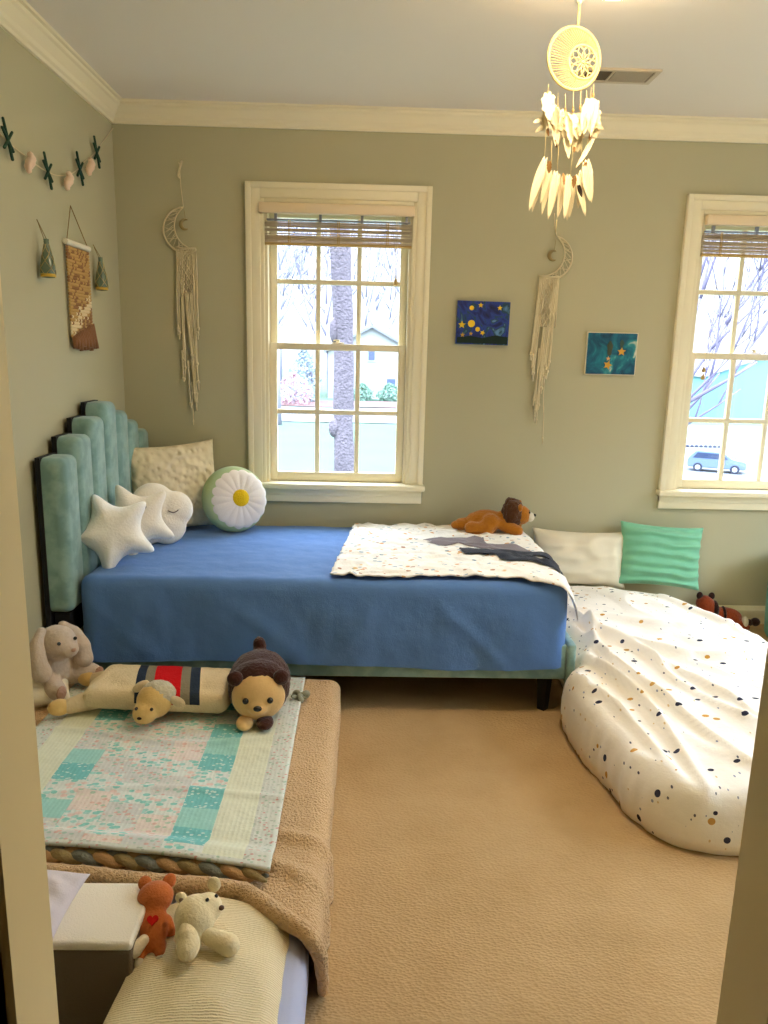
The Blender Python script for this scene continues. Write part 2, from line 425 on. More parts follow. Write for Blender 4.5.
# ceiling fixtures --------------------------------------------------
LX, LY = 1.835, -1.585
cl = thing('ceiling_light', 'round glowing ceiling light at the top edge beside the dreamcatcher string', 'ceiling light', (LX, LY, H))
bm = BM(); lathe(bm, [(.06, 0), (.062, -.02), (.075, -.024), (.075, -.032), (.02, -.034)], (LX, LY, H)); mk('canopy', bm, TRIM, cl)
bm = BM(); lathe(bm, [(.07, -.034), (.12, -.040), (.155, -.054), (.165, -.070), (.155, -.088), (.12, -.106), (.07, -.117), (.02, -.121), (.001, -.1215)], (LX, LY, H), 36)
mk('glass_globe', bm, m_emit('warm_lamp', (1.0, .81, .56), 24), cl)
vt = thing('ceiling_vent', 'white slotted air vent in the ceiling behind the dreamcatcher', 'air vent', (2.13, -.56, H))
VD = plain('vent_dark', rgb(96, 82, 66), .8); VM = plain('vent_metal', rgb(206, 192, 166), .5)
bm = BM(); x0, x1, y0, y1 = 1.985, 2.285, -.64, -.49
for lo, hi in (((x0, y0), (x1, y0 + .018)), ((x0, y1 - .018), (x1, y1)), ((x0, y0 + .018), (x0 + .02, y1 - .018)), ((x1 - .02, y0 + .018), (x1, y1 - .018)), ((2.105, y0 + .018), (2.113, y1 - .018))):
    box(bm, (lo[0], lo[1], H - .008), (hi[0], hi[1], H), .001)
mk('frame', bm, VM, vt, False)
bm = BM(); box(bm, (x0 + .02, y0 + .018, H - .0025), (x1 - .02, y1 - .018, H)); mk('backing', bm, VD, vt, False)
bm = BM()
for i in range(20):
    xx = 2.118 + i * .0072
    box(bm, (xx, y0 + .02, H - .0075), (xx + .0035, y1 - .02, H - .003))
mk('louvers', bm, VM, vt, False)

# ------------------------------------------------------------------ bed
bed = thing('bed', 'teal velvet bed with stepped channel headboard against the left wall', 'bed', (1.0, -.55, 0))
tops = [.972, 1.03, 1.085, 1.135, 1.085, 1.03, .972]; cw = .1565
for k in range(7):
    y0 = -1.105 + k * cw; zt = tops[k]
    bm = BM(); vs = box(bm, (.036, y0 + .002, .395), (.110, y0 + cw - .002, zt))
    es = [e for e in bm.edges if max(v.co.x for v in e.verts) > .08]
    bmesh.ops.bevel(bm, geom=es, offset=.03, segments=5, affect='EDGES', profile=.5)
    for v in bm.verts:                                     # pillowy front
        t = 1 - ((v.co.y - y0 - cw / 2) / (cw / 2)) ** 2
        if v.co.x > .085: v.co.x += .012 * t
    mk('channel_cushion', bm, VELVET, bed)
bm = BM()
for k in range(7):
    y0 = -1.105 + k * cw; box(bm, (.018, y0, .0 if k in (0, 6) else .3), (.035, y0 + cw, tops[k] + .002))
mk('backboard', bm, BLACK, bed, False)
bm = BM(); box(bm, (.045, -1.09, .3), (.1, -.02, .392)); mk('lower_brace', bm, BLACK, bed, False)
bm = BM(); box(bm, (.06, -1.068, .145), (1.972, -1.035, .285), .008); mk('side_rail', bm, VELVET, bed)
bm = BM(); box(bm, (.06, -.055, .145), (1.972, -.022, .285), .008); mk('side_rail', bm, VELVET, bed)
bm = BM(); box(bm, (1.973, -1.078, .125), (2.006, -.015, .292), .01, 3); mk('footboard', bm, VELVET, bed)
bm = BM(); box(bm, (.1, -1.03, .2), (1.97, -.06, .225)); mk('slat_base', bm, BLACK, bed, False)
for x in (.16, 1.905):
    for y in (-1.02, -.09):
        bm = BM(); lathe(bm, [(.022, 0), (.034, .2)], (x, y, 0), 4); mk('leg', bm, BLACK, bed, False)
bm = BM(); box(bm, (.14, -1.055, .226), (1.95, -.05, .475), .05, 4)
mt = mk('mattress', bm, plain('mattress_cloth', rgb(235, 232, 225), .8), None); tag(mt, 'single mattress lying in the teal bed under the blue blanket', 'mattress')

def bedz(y): return .499 - .028 * y
def rrect(x0, x1, y0, y1, r, n=260):
    """points along a rounded rectangle, evenly spaced"""
    pts = []
    for cx, cy, a0 in ((x1 - r, y1 - r, 0), (x0 + r, y1 - r, PI / 2), (x0 + r, y0 + r, PI), (x1 - r, y0 + r, 3 * PI / 2)):
        for k in range(9):
            a = a0 + k / 8 * PI / 2; pts.append(Vector((cx + r * math.cos(a), cy + r * math.sin(a), 0)))
    return resample(pts, n)
def resample(pts, n):
    L = [0]; m = len(pts)
    for i in range(m): L.append(L[-1] + (pts[(i + 1) % m] - pts[i]).length)
    out = []; j = 0
    for k in range(n):
        s = L[-1] * k / n
        while L[j + 1] < s: j += 1
        t = (s - L[j]) / max(L[j + 1] - L[j], 1e-9); out.append(pts[j] + (pts[(j + 1) % m] - pts[j]) * t)
    return out
def cover(outline, rings, c, post, inner=26):
    """closed outline; rings: (outward offset, height fraction / z). The inside is filled toward the centre c."""
    n = len(outline); nr = []
    for i in range(n):
        d = outline[(i + 1) % n] - outline[i - 1]; nr.append(Vector((d.y, -d.x, 0)).normalized())
    bm = BM(); R = []
    for off, z, skirt in rings:
        R.append([bm.verts.new(post(outline[i] + nr[i] * off + Vector((0, 0, z)), skirt, nr[i], i / n)) for i in range(n)])
    base_off, base_z, _ = rings[-1]
    for q in range(1, inner):
        f = (1 - q / inner)
        R.append([bm.verts.new(post(c + (outline[i] + nr[i] * base_off - c) * f + Vector((0, 0, base_z)), 0, nr[i], i / n)) for i in range(n)])
    cv = bm.verts.new(post(c + Vector((0, 0, base_z)), 0, Vector((0, 0, 0)), 0))
    for A, B in zip(R, R[1:]):
        for i in range(n): bm.faces.new((A[i], A[(i + 1) % n], B[(i + 1) % n], B[i]))
    for i in range(n): bm.faces.new((R[-1][i], R[-1][(i + 1) % n], cv))
    return bm
# blue blanket over top, front and foot
ol = rrect(.128, 1.966, -1.078, -.034, .05, 420)
sk = [(0.0, .2 + (.5 - .2) * j / 16, 1 - j / 16 * .9) for j in range(17)]
rings = [(o, z - .03 if k == 16 else z, s) for k, (o, z, s) in enumerate(sk)]
rings = [(0.0, .198 + (.46 - .198) * j / 16, 1 - j / 16) for j in range(17)] + [(-.004, .476, 0), (-.012, .489, 0), (-.024, .497, 0), (-.042, .5, 0)]
def bpost(p, s, n, u):
    p = p.copy()
    if s > 0:
        w = N3(p.x * 5, p.y * 5, p.z * 3) * .010 + N3(p.x * 14 + 5, p.y * 14, p.z * 6) * .005 + .004
        # a few long drag creases
        w += .006 * max(0, 1 - 4 * abs(N3(p.x * 3 + p.z * 2.5, p.y * 2, p.z * 2.2 + 4))); w += .006 * math.exp(-((p.x - 1.15 - (p.z - .3) * .8) / .03) ** 2) + .006 * math.exp(-((p.x - 1.62 + (p.z - .3) * 1.2) / .025) ** 2)
        if n.y < -.5 or n.x > .5: p += n * max(w, -.004) * min(1, s * 3) 
        p.z += s * (.012 * N3(p.x * 2.2, p.y, 9) - .004 * (p.x - 1)) if s > .6 else 0
        if p.y < -.8 and s > .95: p.z += .012 * math.sin(p.x * 3.1) * .5
    t = max(0, min(1, (p.z - .2) / .3))
    p.z += (bedz(p.y) - .5) * t
    if s == 0: p.z += .004 * N3(p.x * 6, p.y * 9, 2) + .0022 * N3(p.x * 20, p.y * 16, 4)
    return p
bm = cover(ol, rings, Vector((1.045, -.55, 0)), bpost, 40)
bl = mk('bed_blanket', bm, BLUE, None, 'all'); tag(bl, 'denim blue blanket draped over the bed mattress and its front side', 'blanket')

# throw on the foot end of the bed
def m_throw():
    t = NT('printed_muslin'); t.rough(.9, .1); base = rgb(246, 242, 234)
    s1, c1, _ = t.vor_spots(26, .27, t.mapped((1, 1.7, 1), (0, 0, .4)))
    pal = t.ramp(t.n('ShaderNodeSeparateColor').outputs[0], [(0, base)])
    sep = t.n('ShaderNodeSeparateColor'); t.l(c1, sep.inputs[0])
    pal = t.ramp(sep.outputs[0], [(0, rgb(222, 170, 122)), (.2, rgb(170, 184, 200)), (.38, base), (.66, rgb(180, 134, 108)), (.78, rgb(140, 156, 166)), (.9, rgb(228, 194, 138))], True)
    t.col(t.mix(s1, base, pal)); t.bump(t.math('ADD', t.noise(46, 4), t.math('MULTIPLY', t.noise(300, 2), .3)), .5, .008); return t.m
THROW = m_throw()
TX0, TX1 = 1.1, 1.972
def fthrow(u, v):
    # u along the bed, v from the wall to the front edge
    sl = .915 * u; x = TX0 + sl + (.035 - .075 * v) * (1 - u)
    y = -.085 - (.95 + .010 * math.sin(u * 9) + .012 * u) * v
    z = bedz(y) + .016 + .010 * abs(N3(x * 9, y * 9, 3)) + .006 * N3(x * 24, y * 24, 8) + .010 * max(0, 1 - abs(N3(x * 5, y * 9, 4)) * 6) + .004 * u 
    a = x - 1.925
    if a > 0:                                                # over the rounded foot end and a little way down
        t = min(a / .055, PI / 2); x = 1.925 + .068 * math.sin(t); z -= .06 * (1 - math.cos(t)) + max(0, a - .055 * PI / 2)
        z -= .05 * min(1, a / .08) * v ** 6
    k = max(0, (u - .72) / .28)
    if v > .80:                                              # hanging off the front corner
        q = (v - .80) / .20; y -= .058 * k * q; z -= .04 * k * k * q ** 3
    return Vector((x, y, z))
bm = BM(); sheet(bm, fthrow, 90, 90, .006); th = mk('throw_blanket', bm, THROW, None, 'all')
tag(th, 'white printed throw blanket spread over the foot end of the blue bed', 'throw blanket')
def patch(poly, dz, name, m):
    """a flat garment shape lying on the throw: polygon in throw coordinates"""
    bm = BM(); vs = []
    P = catmull([Vector((a, b, 0)) for a, b in poly], 4)
    cx = sum((p for p in P), Vector()) / len(P)
    R = []
    for q in range(6):
        f = 1 - q / 6
        R.append([bm.verts.new(fthrow(*((cx + (p - cx) * f)[:2])) + Vector((0, 0, dz + (-.004 if q == 0 else .002 * N3(p.x * 20, p.y * 20, 1))))) for p in P])
    cv = bm.verts.new(fthrow(cx.x, cx.y) + Vector((0, 0, dz)))
    n = len(P)
    for A, B in zip(R, R[1:]):
        for i in range(n): bm.faces.new((A[i], A[(i + 1) % n], B[(i + 1) % n], B[i]))
    for i in range(n): bm.faces.new((R[-1][i], R[-1][(i + 1) % n], cv))
    return bm
GREYC = fabric('grey_jersey', rgb(118, 108, 114), rgb(134, 124, 128)); NAVY = fabric('navy_jersey', rgb(26, 28, 42), rgb(34, 36, 50))
g1 = mk('grey_garment', patch([(.38, .36), (.52, .31), (.68, .30), (.70, .42), (.86, .50), (.88, .58), (.80, .60), (.68, .53), (.58, .48), (.46, .47)], .006, '', 0), GREYC, None, 'all')
tag(g1, 'dark grey crumpled baby garment lying on the white throw near the lion', 'baby clothes')
g2 = mk('navy_garment', patch([(.56, .57), (.72, .575), (.88, .60), (.975, .60), (.985, .67), (.86, .66), (.9, .72), (.985, .78), (.97, .86), (.86, .79), (.74, .76), (.68, .68), (.56, .645)], .0105, '', 0), NAVY, None, 'all')
tag(g2, 'navy baby trousers laid across the foot of the white throw', 'baby clothes')

# ------------------------------------------------------------------ cushions on the bed
def pillow_bm(w, h, t, corner=.07, wr=.006, nu=46, seed=0, pleat=0, pw=2.6):
    """local: x width, z height, y thickness (front is -y), base at z = 0"""
    bm = BM()
    def f(sgn):
        def g(a, b):
            u, v = a * 2 - 1, b * 2 - 1
            th = t / 2 * ((1 - abs(u) ** pw) ** .55) * ((1 - abs(v) ** pw) ** .55)
            x = u * w / 2 * (1 - corner * (1 - v * v) ** 1 * abs(u) ** 3) ; z = v * h / 2 * (1 - corner * (1 - u * u) * abs(v) ** 3)
            n_ = wr * N3(u * 3 + seed, v * 3, sgn * 3) * (th / (t / 2))
            if pleat and th > 0: n_ += .009 * math.sin(v * pleat + 1.2 * N3(u * 2, v * 2.4, seed) + .5 * math.sin(u * 3)) * min(1, th / (t / 4))
            return Vector((x, sgn * (th + n_), z + h / 2))
        return g
    A = grid(bm, f(-1), nu, nu); B = grid(bm, f(1), nu, nu)
    bmesh.ops.remove_doubles(bm, verts=bm.verts[:], dist=1e-5)
    return bm
def place(o, loc, rot): o.location = loc; o.rotation_euler = rot; return o
o = mk('square_cushion', pillow_bm(.43, .42, .14, seed=2), PUCKER, None, 'all'); place(o, (.315, -.235, bedz(-.17) + .004), (-.20, -.05, .55)); tag(o, 'large square cream puckered cushion leaning in the corner against the wall', 'cushion')

def disc_bm(R, t, nr=20, na=96, pleat=0, npl=16):
    bm = BM()
    def f(sgn):
        def g(a, b):
            th = 2 * PI * a; r = R * b
            h = t / 2 * (1 - b ** 3.2) ** .5
            if pleat: h += pleat * math.sin(npl * th) * b * (1 - b) * 3
            return Vector((r * math.cos(th), sgn * h, r * math.sin(th) + R))
        return g
    grid(bm, f(-1), na, nr, True); grid(bm, f(1), na, nr, True)
    bmesh.ops.remove_doubles(bm, verts=bm.verts[:], dist=1e-5); return bm
DR, DT = .158, .12
dz = thing('daisy_cushion', 'round daisy cushion with white petals and a yellow centre', 'cushion', (.583, -.25, bedz(-.2) + .004), (-.26, 0, .50))
mk('cover', disc_bm(DR, DT), fabric('pale_green_cloth', rgb(172, 190, 140), rgb(182, 200, 152), 300, .3), dz, 'all')
def petals():
    bm = BM()
    def g(a, b):
        th = 2 * PI * a; k = abs(math.sin(th * 8.5))
        r = DR * (.20 + (.86 + .05 * k - .2) * b) + (.018 if b == 1 and False else 0)
        bb = r / DR; h = DT / 2 * (1 - bb ** 3.2) ** .5 + (.004 if b < 1 else -.002) + .0035 * (abs(math.sin(th * 17 / 2)) - .5) * b * (1.05 - b) * 3
        # the flower faces a little towards the window side
        return Vector((r * math.cos(th) + .008, -h, r * math.sin(th) + DR - .002))
    grid(bm, g, 170, 14, True); return bm
mk('petals', petals(), fabric('white_petal_cloth', rgb(240, 232, 224), rgb(232, 222, 214), 300, .3), dz, 'all')
bm = BM(); ell(bm, (.012, -DT / 2 - .002, DR), (.041, .012, .041)); mk('flower_centre', bm, plush('yellow_plush', rgb(236, 200, 30), rgb(222, 180, 20), 160), dz, 'all')

def star_bm(R, t, na=160, nr=18, inner=.45):
    bm = BM()
    P = [Vector(((R if k % 2 == 0 else R * inner) * math.sin(PI * k / 5), (R if k % 2 == 0 else R * inner) * math.cos(PI * k / 5), 0)) for k in range(10)]
    for it in range(4):                                      # round the tips
        Q = []
        for i in range(len(P)):
            a, b = P[i], P[(i + 1) % len(P)]; Q += [a * .79 + b * .21, a * .21 + b * .79] if it == 0 else [a * .75 + b * .25, a * .25 + b * .75]
        P = Q
    P = resample(P, na)
    def f(sgn):
        def g(a, b):
            p = P[int(round(a * na)) % na]; r = p.length * b
            k = .50 + .5 * min(1, inner * R / max(r, 1e-6))
            h = t / 2 * (1 - b ** 2.6) ** .55 * (k * .75 + .25)
            return Vector((p.x * b * 1.17, sgn * h, p.y * b * 1.17))
        return g
    grid(bm, f(-1), na, nr, True); grid(bm, f(1), na, nr, True)
    bmesh.ops.remove_doubles(bm, verts=bm.verts[:], dist=1e-5); return bm
o = mk('star_cushion', star_bm(.166, .112), WHITE_PL, None, 'all'); place(o, (.205, -.87, bedz(-.86) + .128), (-.36, -.42, .42))
tag(o, 'plain white star cushion in front, leaning on the headboard', 'cushion')
sm = thing('star_cushion', 'cream star cushion with a closed eye, behind the plain white star', 'cushion', (.232, -.66, bedz(-.66) + .135), (-.34, -.42, .48))
mk('body', star_bm(.166, .09), WHITE_PL2, sm, 'all')
FACE = plain('brown_thread', rgb(96, 70, 56), .8)
def lash(cx, cz, y, w=.022):
    bm = BM(); tube(bm, [(cx - w + 2 * w * k / 8, y, cz - .010 * math.sin(PI * k / 8)) for k in range(9)], .0022, 6); return bm
mk('closed_eye', lash(.035, .03, -.043), FACE, sm); mk('closed_eye', lash(-.035, .03, -.043), FACE, sm)
cl2 = thing('cloud_cushion', 'cream cloud cushion with a sleepy eye between star and square cushion', 'cushion', (.262, -.50, bedz(-.46) + .118), (-.30, -.02, .42))
def cloudb(bm):
    for x, z, r in ((-.075, .015, .085), (.0, .055, .10), (.09, .03, .082), (.05, -.04, .085), (-.04, -.04, .08)): ell(bm, (x, 0, z), (r, .05, r))
blob('body', cloudb, .008, WHITE_PL2, cl2, 8)
mk('closed_eye', lash(.075, .02, -.053), FACE, cl2); mk('closed_eye', lash(-.03, .02, -.053), FACE, cl2)

# lion ----------------------------------------------------------------
LION = plush('lion_orange_plush', rgb(184, 118, 34), rgb(160, 96, 24), 110); MANE = plush('dark_brown_mane', rgb(92, 54, 24), rgb(64, 36, 16), 90, .9); MUZ = plush('white_muzzle', rgb(232, 222, 200))
ZL = .52
li = thing('lion_plush', 'brown orange lion plush lying on the foot of the bed by the wall', 'plush toy', (1.815, -.20, ZL), (0, 0, -.16))
li.scale = (.92, .92, .92)
def lionb(bm):
    ell(bm, (-.04, 0, .062), (.10, .062, .056)); ell(bm, (-.10, 0, .052), (.05, .06, .05))
    caps(bm, (-.02, -.055, .06), (-.03, -.06, .04), .05, .045)
    caps(bm, (.05, 0, .07), (.10, 0, .085), .05, .05)
    caps(bm, (-.12, -.075, .032), (-.03, -.085, .034), .034, .032)       # hind leg stretched forward
    caps(bm, (-.12, .07, .032), (-.05, .08, .034), .034, .032)
    caps(bm, (.05, -.05, .05), (.12, -.078, .03), .034, .03)            # front leg
    caps(bm, (.05, .05, .05), (.12, .07, .03), .034, .03)
    caps(bm, (-.13, .01, .04), (-.175, -.02, .036), .03, .034)
    ell(bm, (.135, -.005, .10), (.052, .05, .052))
blob('body', lionb, .008, LION, li, 5, .003, 90)
def maneb(bm):
    ell(bm, (.092, 0, .105), (.060, .078, .080))
    for k in range(12):
        a = k / 12 * 2 * PI; ell(bm, (.09 + .014 * math.sin(3 * a), .058 * math.cos(a), .105 + .058 * math.sin(a)), .028)
blob('mane', maneb, .008, MANE, li, 3, .006, 70)
for s in (-1, 1):
    bm = BM(); ell(bm, (.128, s * .056, .148), (.012, .020, .020)); mk('ear', bm, LION, li, 'all')
    bm = BM(); ell(bm, (.176, s * .022, .118), .007); mk('eye', bm, DARK, li, 'all')
bm = BM(); ell(bm, (.185, -.004, .092), (.022, .03, .024)); mk('muzzle', bm, MUZ, li, 'all')
bm = BM(); ell(bm, (.206, -.004, .102), (.008, .011, .008)); mk('nose', bm, DARK, li, 'all')
bm = BM(); ell(bm, (-.2, -.03, .034), (.026, .022, .022)); mk('tail_tuft', bm, LION, li, 'all')

# ------------------------------------------------------------------ floor bed on the right
def m_duvet():
    t = NT('planet_print_duvet'); t.rough(.85, .15)
    base = rgb(246, 240, 230)
    vec = t.mapped((1, 1.45, 1), (0, 0, .2))
    s1, c1, d1_ = t.vor_spots(14.5, .175, vec, .9)
    sep = t.n('ShaderNodeSeparateColor'); t.l(c1, sep.inputs[0])
    pal = t.ramp(sep.outputs[0], [(0, rgb(46, 46, 66)), (.3, rgb(196, 144, 60)), (.55, base), (.62, rgb(58, 60, 82)), (.84, rgb(206, 158, 84))], True)
    vec2 = t.mapped((1.6, .8, 1), (0, 0, -.5))
    s2, c2, d2_ = t.vor_spots(27, .13, vec2, .95)
    sep2 = t.n('ShaderNodeSeparateColor'); t.l(c2, sep2.inputs[0])
    pal2 = t.ramp(sep2.outputs[1], [(0, rgb(150, 156, 176)), (.4, rgb(222, 196, 150)), (.7, rgb(96, 96, 112))], True)
    c = t.mix(s2, base, pal2); c = t.mix(s1, c, pal); t.col(c)
    t.bump(t.math('ADD', t.noise(22, 5), t.math('MULTIPLY', t.noise(350, 2), .15)), .35, .01); return t.m
DUVET = m_duvet()
DO = [(2.03, -1.05), (1.975, -1.105), (1.94, -1.19), (1.94, -1.32), (1.952, -1.44), (1.985, -1.60), (2.02, -1.78), (2.09, -1.885), (2.25, -1.925), (2.5, -1.935), (2.75, -1.91), (2.9, -1.82), (2.96, -1.6), (2.955, -1.2), (2.90, -.85), (2.81, -.52), (2.69, -.29), (2.53, -.17), (2.3, -.12), (2.08, -.14), (2.035, -.3), (2.028, -.7), (2.028, -.98)]
DOL = resample([Vector((x, y, 0)) for x, y in [(p.x, p.y) for p in catmull([(x, y, 0) for x, y in DO], 10)]], 460)
area = sum(DOL[i].x * DOL[(i + 1) % 460].y - DOL[(i + 1) % 460].x * DOL[i].y for i in range(460))
if area < 0: DOL = DOL[::-1]
FOLDS = [((2.03, -.66), (2.13, -1.0), (2.20, -1.30), (2.36, -1.80), .034, .022), ((2.03, -1.0), (2.10, -1.2), (2.16, -1.45), (2.17, -1.88), .030, .017), ((2.05, -.62), (2.2, -.86), (2.5, -1.02), (2.92, -1.02), .028, .018),
         ((2.06, -.46), (2.13, -.66), (2.13, -.88), (2.05, -1.06), .036, .020), ((2.28, -.95), (2.4, -1.2), (2.5, -1.45), (2.58, -1.88), .022, .022), ((2.6, -.35), (2.7, -.55), (2.78, -.7), (2.9, -.85), .022, .022), ((1.96, -1.2), (2.04, -1.4), (2.08, -1.6), (2.11, -1.82), .022, .014), ((2.45, -1.5), (2.6, -1.65), (2.75, -1.72), (2.9, -1.75), .016, .02),
         ((2.1, -.75), (2.3, -1.0), (2.34, -1.25), (2.5, -1.6), .018, .016), ((2.2, -.6), (2.45, -.72), (2.65, -.74), (2.85, -.66), .016, .02)]
FP = [(catmull([(a[0], a[1], 0), (b[0], b[1], 0), (c[0], c[1], 0), (d[0], d[1], 0)], 10, False), h, w) for a, b, c, d, h, w in FOLDS]
def dfold(x, y):
    z = 0
    for pts, h, w in FP:
        best = 9; n = len(pts)
        for i in range(n - 1):
            a, b = pts[i], pts[i + 1]; dx, dy = b.x - a.x, b.y - a.y
            t = max(0, min(1, ((x - a.x) * dx + (y - a.y) * dy) / (dx * dx + dy * dy)))
            dd = (x - a.x - t * dx) ** 2 + (y - a.y - t * dy) ** 2
            if dd < best: best = dd; bt = (i + t) / (n - 1)
        z += 1.25 * h * math.exp(-best / (w * w)) * (.35 + .65 * math.sin(PI * min(1, .12 + bt * .88)) )
    return z
def dpost(p, s, n, u):
    p = p.copy()
    if s > 0:
        w = .010 * N3(p.x * 9, p.y * 9, p.z * 4) + .007 * N3(p.x * 22, p.y * 22, 3)
        p += n * w * min(1, s * 2)
        if p.z < .02: p.z = .004 + .006 * abs(N3(p.x * 7, p.y * 7, 0))
    k = min(1, max(0, p.z / .15))
    top = .018 + .035 * math.exp(-(((p.x - 2.42) / .36) ** 2 + ((p.y + .5) / .38) ** 2)) - .03 * max(0, (-p.y - 1.2)) / .7
    p.z += k * (top + dfold(p.x, p.y) + .010 * N3(p.x * 4, p.y * 4, 1) + .006 * N3(p.x * 11, p.y * 7, 5) + .012 * max(0, 1 - 5 * abs(N3(p.x * 3.2 + p.y * 1.5, p.y * 2.2, 3))) )
    return p
rings = [(-.02, .004, 1), (-.004, .02, 1), (.006, .05, .9), (.006, .09, .7), (.002, .125, .5), (-.004, .155, .35), (-.014, .178, .2), (-.03, .194, .1), (-.05, .201, .05), (-.075, .203, 0)]
bm = cover(DOL, rings, Vector((2.48, -1.0, 0)), dpost, 44)
dv = mk('duvet', bm, DUVET, None, 'all'); tag(dv, 'rumpled white duvet with navy and ochre planet print on the floor bed', 'duvet')
o = mk('pillow', pillow_bm(.49, .29, .16, .10, .014, seed=9), fabric('cream_cotton', rgb(222, 210, 182), rgb(228, 217, 190), 300, .25, .1, .85, 16), None, 'all'); place(o, (2.27, -.115, .222), (-.20, .03, 0)); tag(o, 'plain cream pillow standing between the bed and the green pillow', 'pillow')
o = mk('pillow', pillow_bm(.43, .32, .15, .08, .010, nu=70, seed=4, pleat=20), fabric('green_pleated_cloth', rgb(118, 184, 146), rgb(132, 196, 160), 260, .3, .2), None, 'all'); place(o, (2.672, -.135, .232), (-.24, .07, 0)); tag(o, 'green pleated pillow leaning on the wall below the right window', 'pillow')

# red panda plush between duvet and wall
RPO = plush('rust_orange_plush', rgb(150, 66, 30), rgb(120, 48, 22), 110); RPD = plush('dark_brown_plush', rgb(52, 28, 22), rgb(36, 20, 16), 100)
rp = thing('red_panda_plush', 'rust orange plush toy lying on the floor behind the duvet by the baseboard', 'plush toy', (3.05, -.085, .0), (0, 0, -.10))
def rpb(bm):
    ell(bm, (.0, 0, .065), (.095, .045, .05)); caps(bm, (-.06, 0, .09), (-.10, 0, .13), .045, .045); caps(bm, (.06, -.02, .04), (.11, -.03, .022), .028, .02); caps(bm, (-.05, -.03, .05), (-.07, -.05, .022), .026, .02)
blob('body', rpb, .007, RPO, rp, 4)
def rpk(bm):
    ell(bm, (-.052, -.008, .10), (.02, .047, .052)); ell(bm, (-.005, -.006, .07), (.012, .05, .054))
blob('dark_stripes', rpk, .006, RPD, rp, 3)
bm = BM(); ell(bm, (.155, -.02, .05), (.024, .022, .022)); ell(bm, (.125, -.02, .045), (.02, .018, .018)); mk('tail', bm, RPD, rp, 'all')
bm = BM(); ell(bm, (.10, -.03, .05), (.016, .022, .03)); mk('tail_ring', bm, MUZ, rp, 'all')
for s in (-1, 1):
    bm = BM(); ell(bm, (-.10 + s * .03, 0, .172), (.016, .012, .02)); mk('ear', bm, RPD, rp, 'all')

# teal bin at the right edge
bn = thing('fabric_bin', 'teal fabric bin standing by the baseboard at the picture edge', 'storage bin', (3.385, -.22, 0))
bm = BM(); lathe(bm, [(.155, 0), (.165, .02), (.175, .2), (.18, .40), (.17, .405), (.165, .3), (.15, .03)], (3.385, -.22, .0), 40); mk('body', bm, fabric('teal_canvas', rgb(92, 160, 140), rgb(104, 172, 152)), bn)
bm = BM(); tube(bm, [(3.385 + .18 * math.cos(2 * PI * k / 40), -.22 + .18 * math.sin(2 * PI * k / 40), .40) for k in range(40)], .008, 8, True); mk('rim', bm, fabric('teal_piping', rgb(80, 146, 128)), bn)

# ------------------------------------------------------------------ floor bed on the left
MX1 = 1.085
bm = BM(); box(bm, (.02, -2.345, 0.004), (MX1 - .012, -1.15, .152), .03, 4); o = mk('floor_mattress', bm, LAV, None); tag(o, 'low floor mattress in front of the bed, covered by the tan fleece', 'mattress')
bm = BM(); box(bm, (.775, -2.86, 0.004), (MX1, -2.352, .15), .035, 5); o = mk('foam_cushion', bm, LAV, None, 'all'); tag(o, 'lavender grey foam block poking out under the cream knit throw', 'foam block')
# fleece: over the top and down the right-hand side
def hem(x):
    P = [(-.1, -2.215), (.4, -2.235), (.69, -2.272), (.85, -2.29), (.93, -2.305), (1.03, -2.385), (1.1, -2.44), (1.3, -2.39)]
    for (a, b), (c, d) in zip(P, P[1:]):
        if x <= c: return b + (d - b) * max(0, (x - a) / (c - a))
    return P[-1][1]
FX = 1.098
def ffl(u, v, roll=0):
    s = u * 1.235                                            # length across: top, then down the side
    top = FX - .03
    if s < top - .02: x, z = .012 + s, .166
    else:
        a = s - (top - .02); r = .045
        if a < r * PI / 2: t = a / r; x, z = .012 + top - .02 + r * math.sin(t), .166 - r * (1 - math.cos(t))
        else: x, z = .012 + top - .02 + r, .166 - r - (a - r * PI / 2)
    z = max(z, .008)
    h = hem(.012 + s)
    y = -1.14 + (h + 1.14) * v
    wob = .004 * N3(x * 10, y * 10, z * 10) + .0025 * N3(x * 34, y * 34, z * 34)
    wob += .016 * math.exp(-((y + 2.08 + .25 * (x - 1.0)) / .022) ** 2) * max(0, min(1, (x - .93) / .08)) + .014 * math.exp(-((y + 2.2 + .5 * (x - 1.0)) / .025) ** 2) * max(0, min(1, (x - .9) / .08))
    if s < top - .02: z += wob
    else:
        k = min(1, (s - top + .02) / .07); x += wob * k + .004; z += wob * (1 - k)
    # soft drop past the mattress end
    if y < -2.34 and s > .8: z -= 0
    return Vector((x, y, z))
bm = BM(); sheet(bm, ffl, 110, 110, .007)
hp = [ffl(i / 90, 1) + (Vector((0, .002, .016)) if ffl(i / 90, 1).z > .12 else Vector((.006, .002, .006))) for i in range(91)]
tube(bm, hp, [.0215 - .010 * max(0, i - 72) / 18 for i in range(91)], 12)
fl = mk('fleece_blanket', bm, TAN_FL, None, 'all'); tag(fl, 'tan fleece blanket with a rolled hem over the floor mattress', 'blanket')

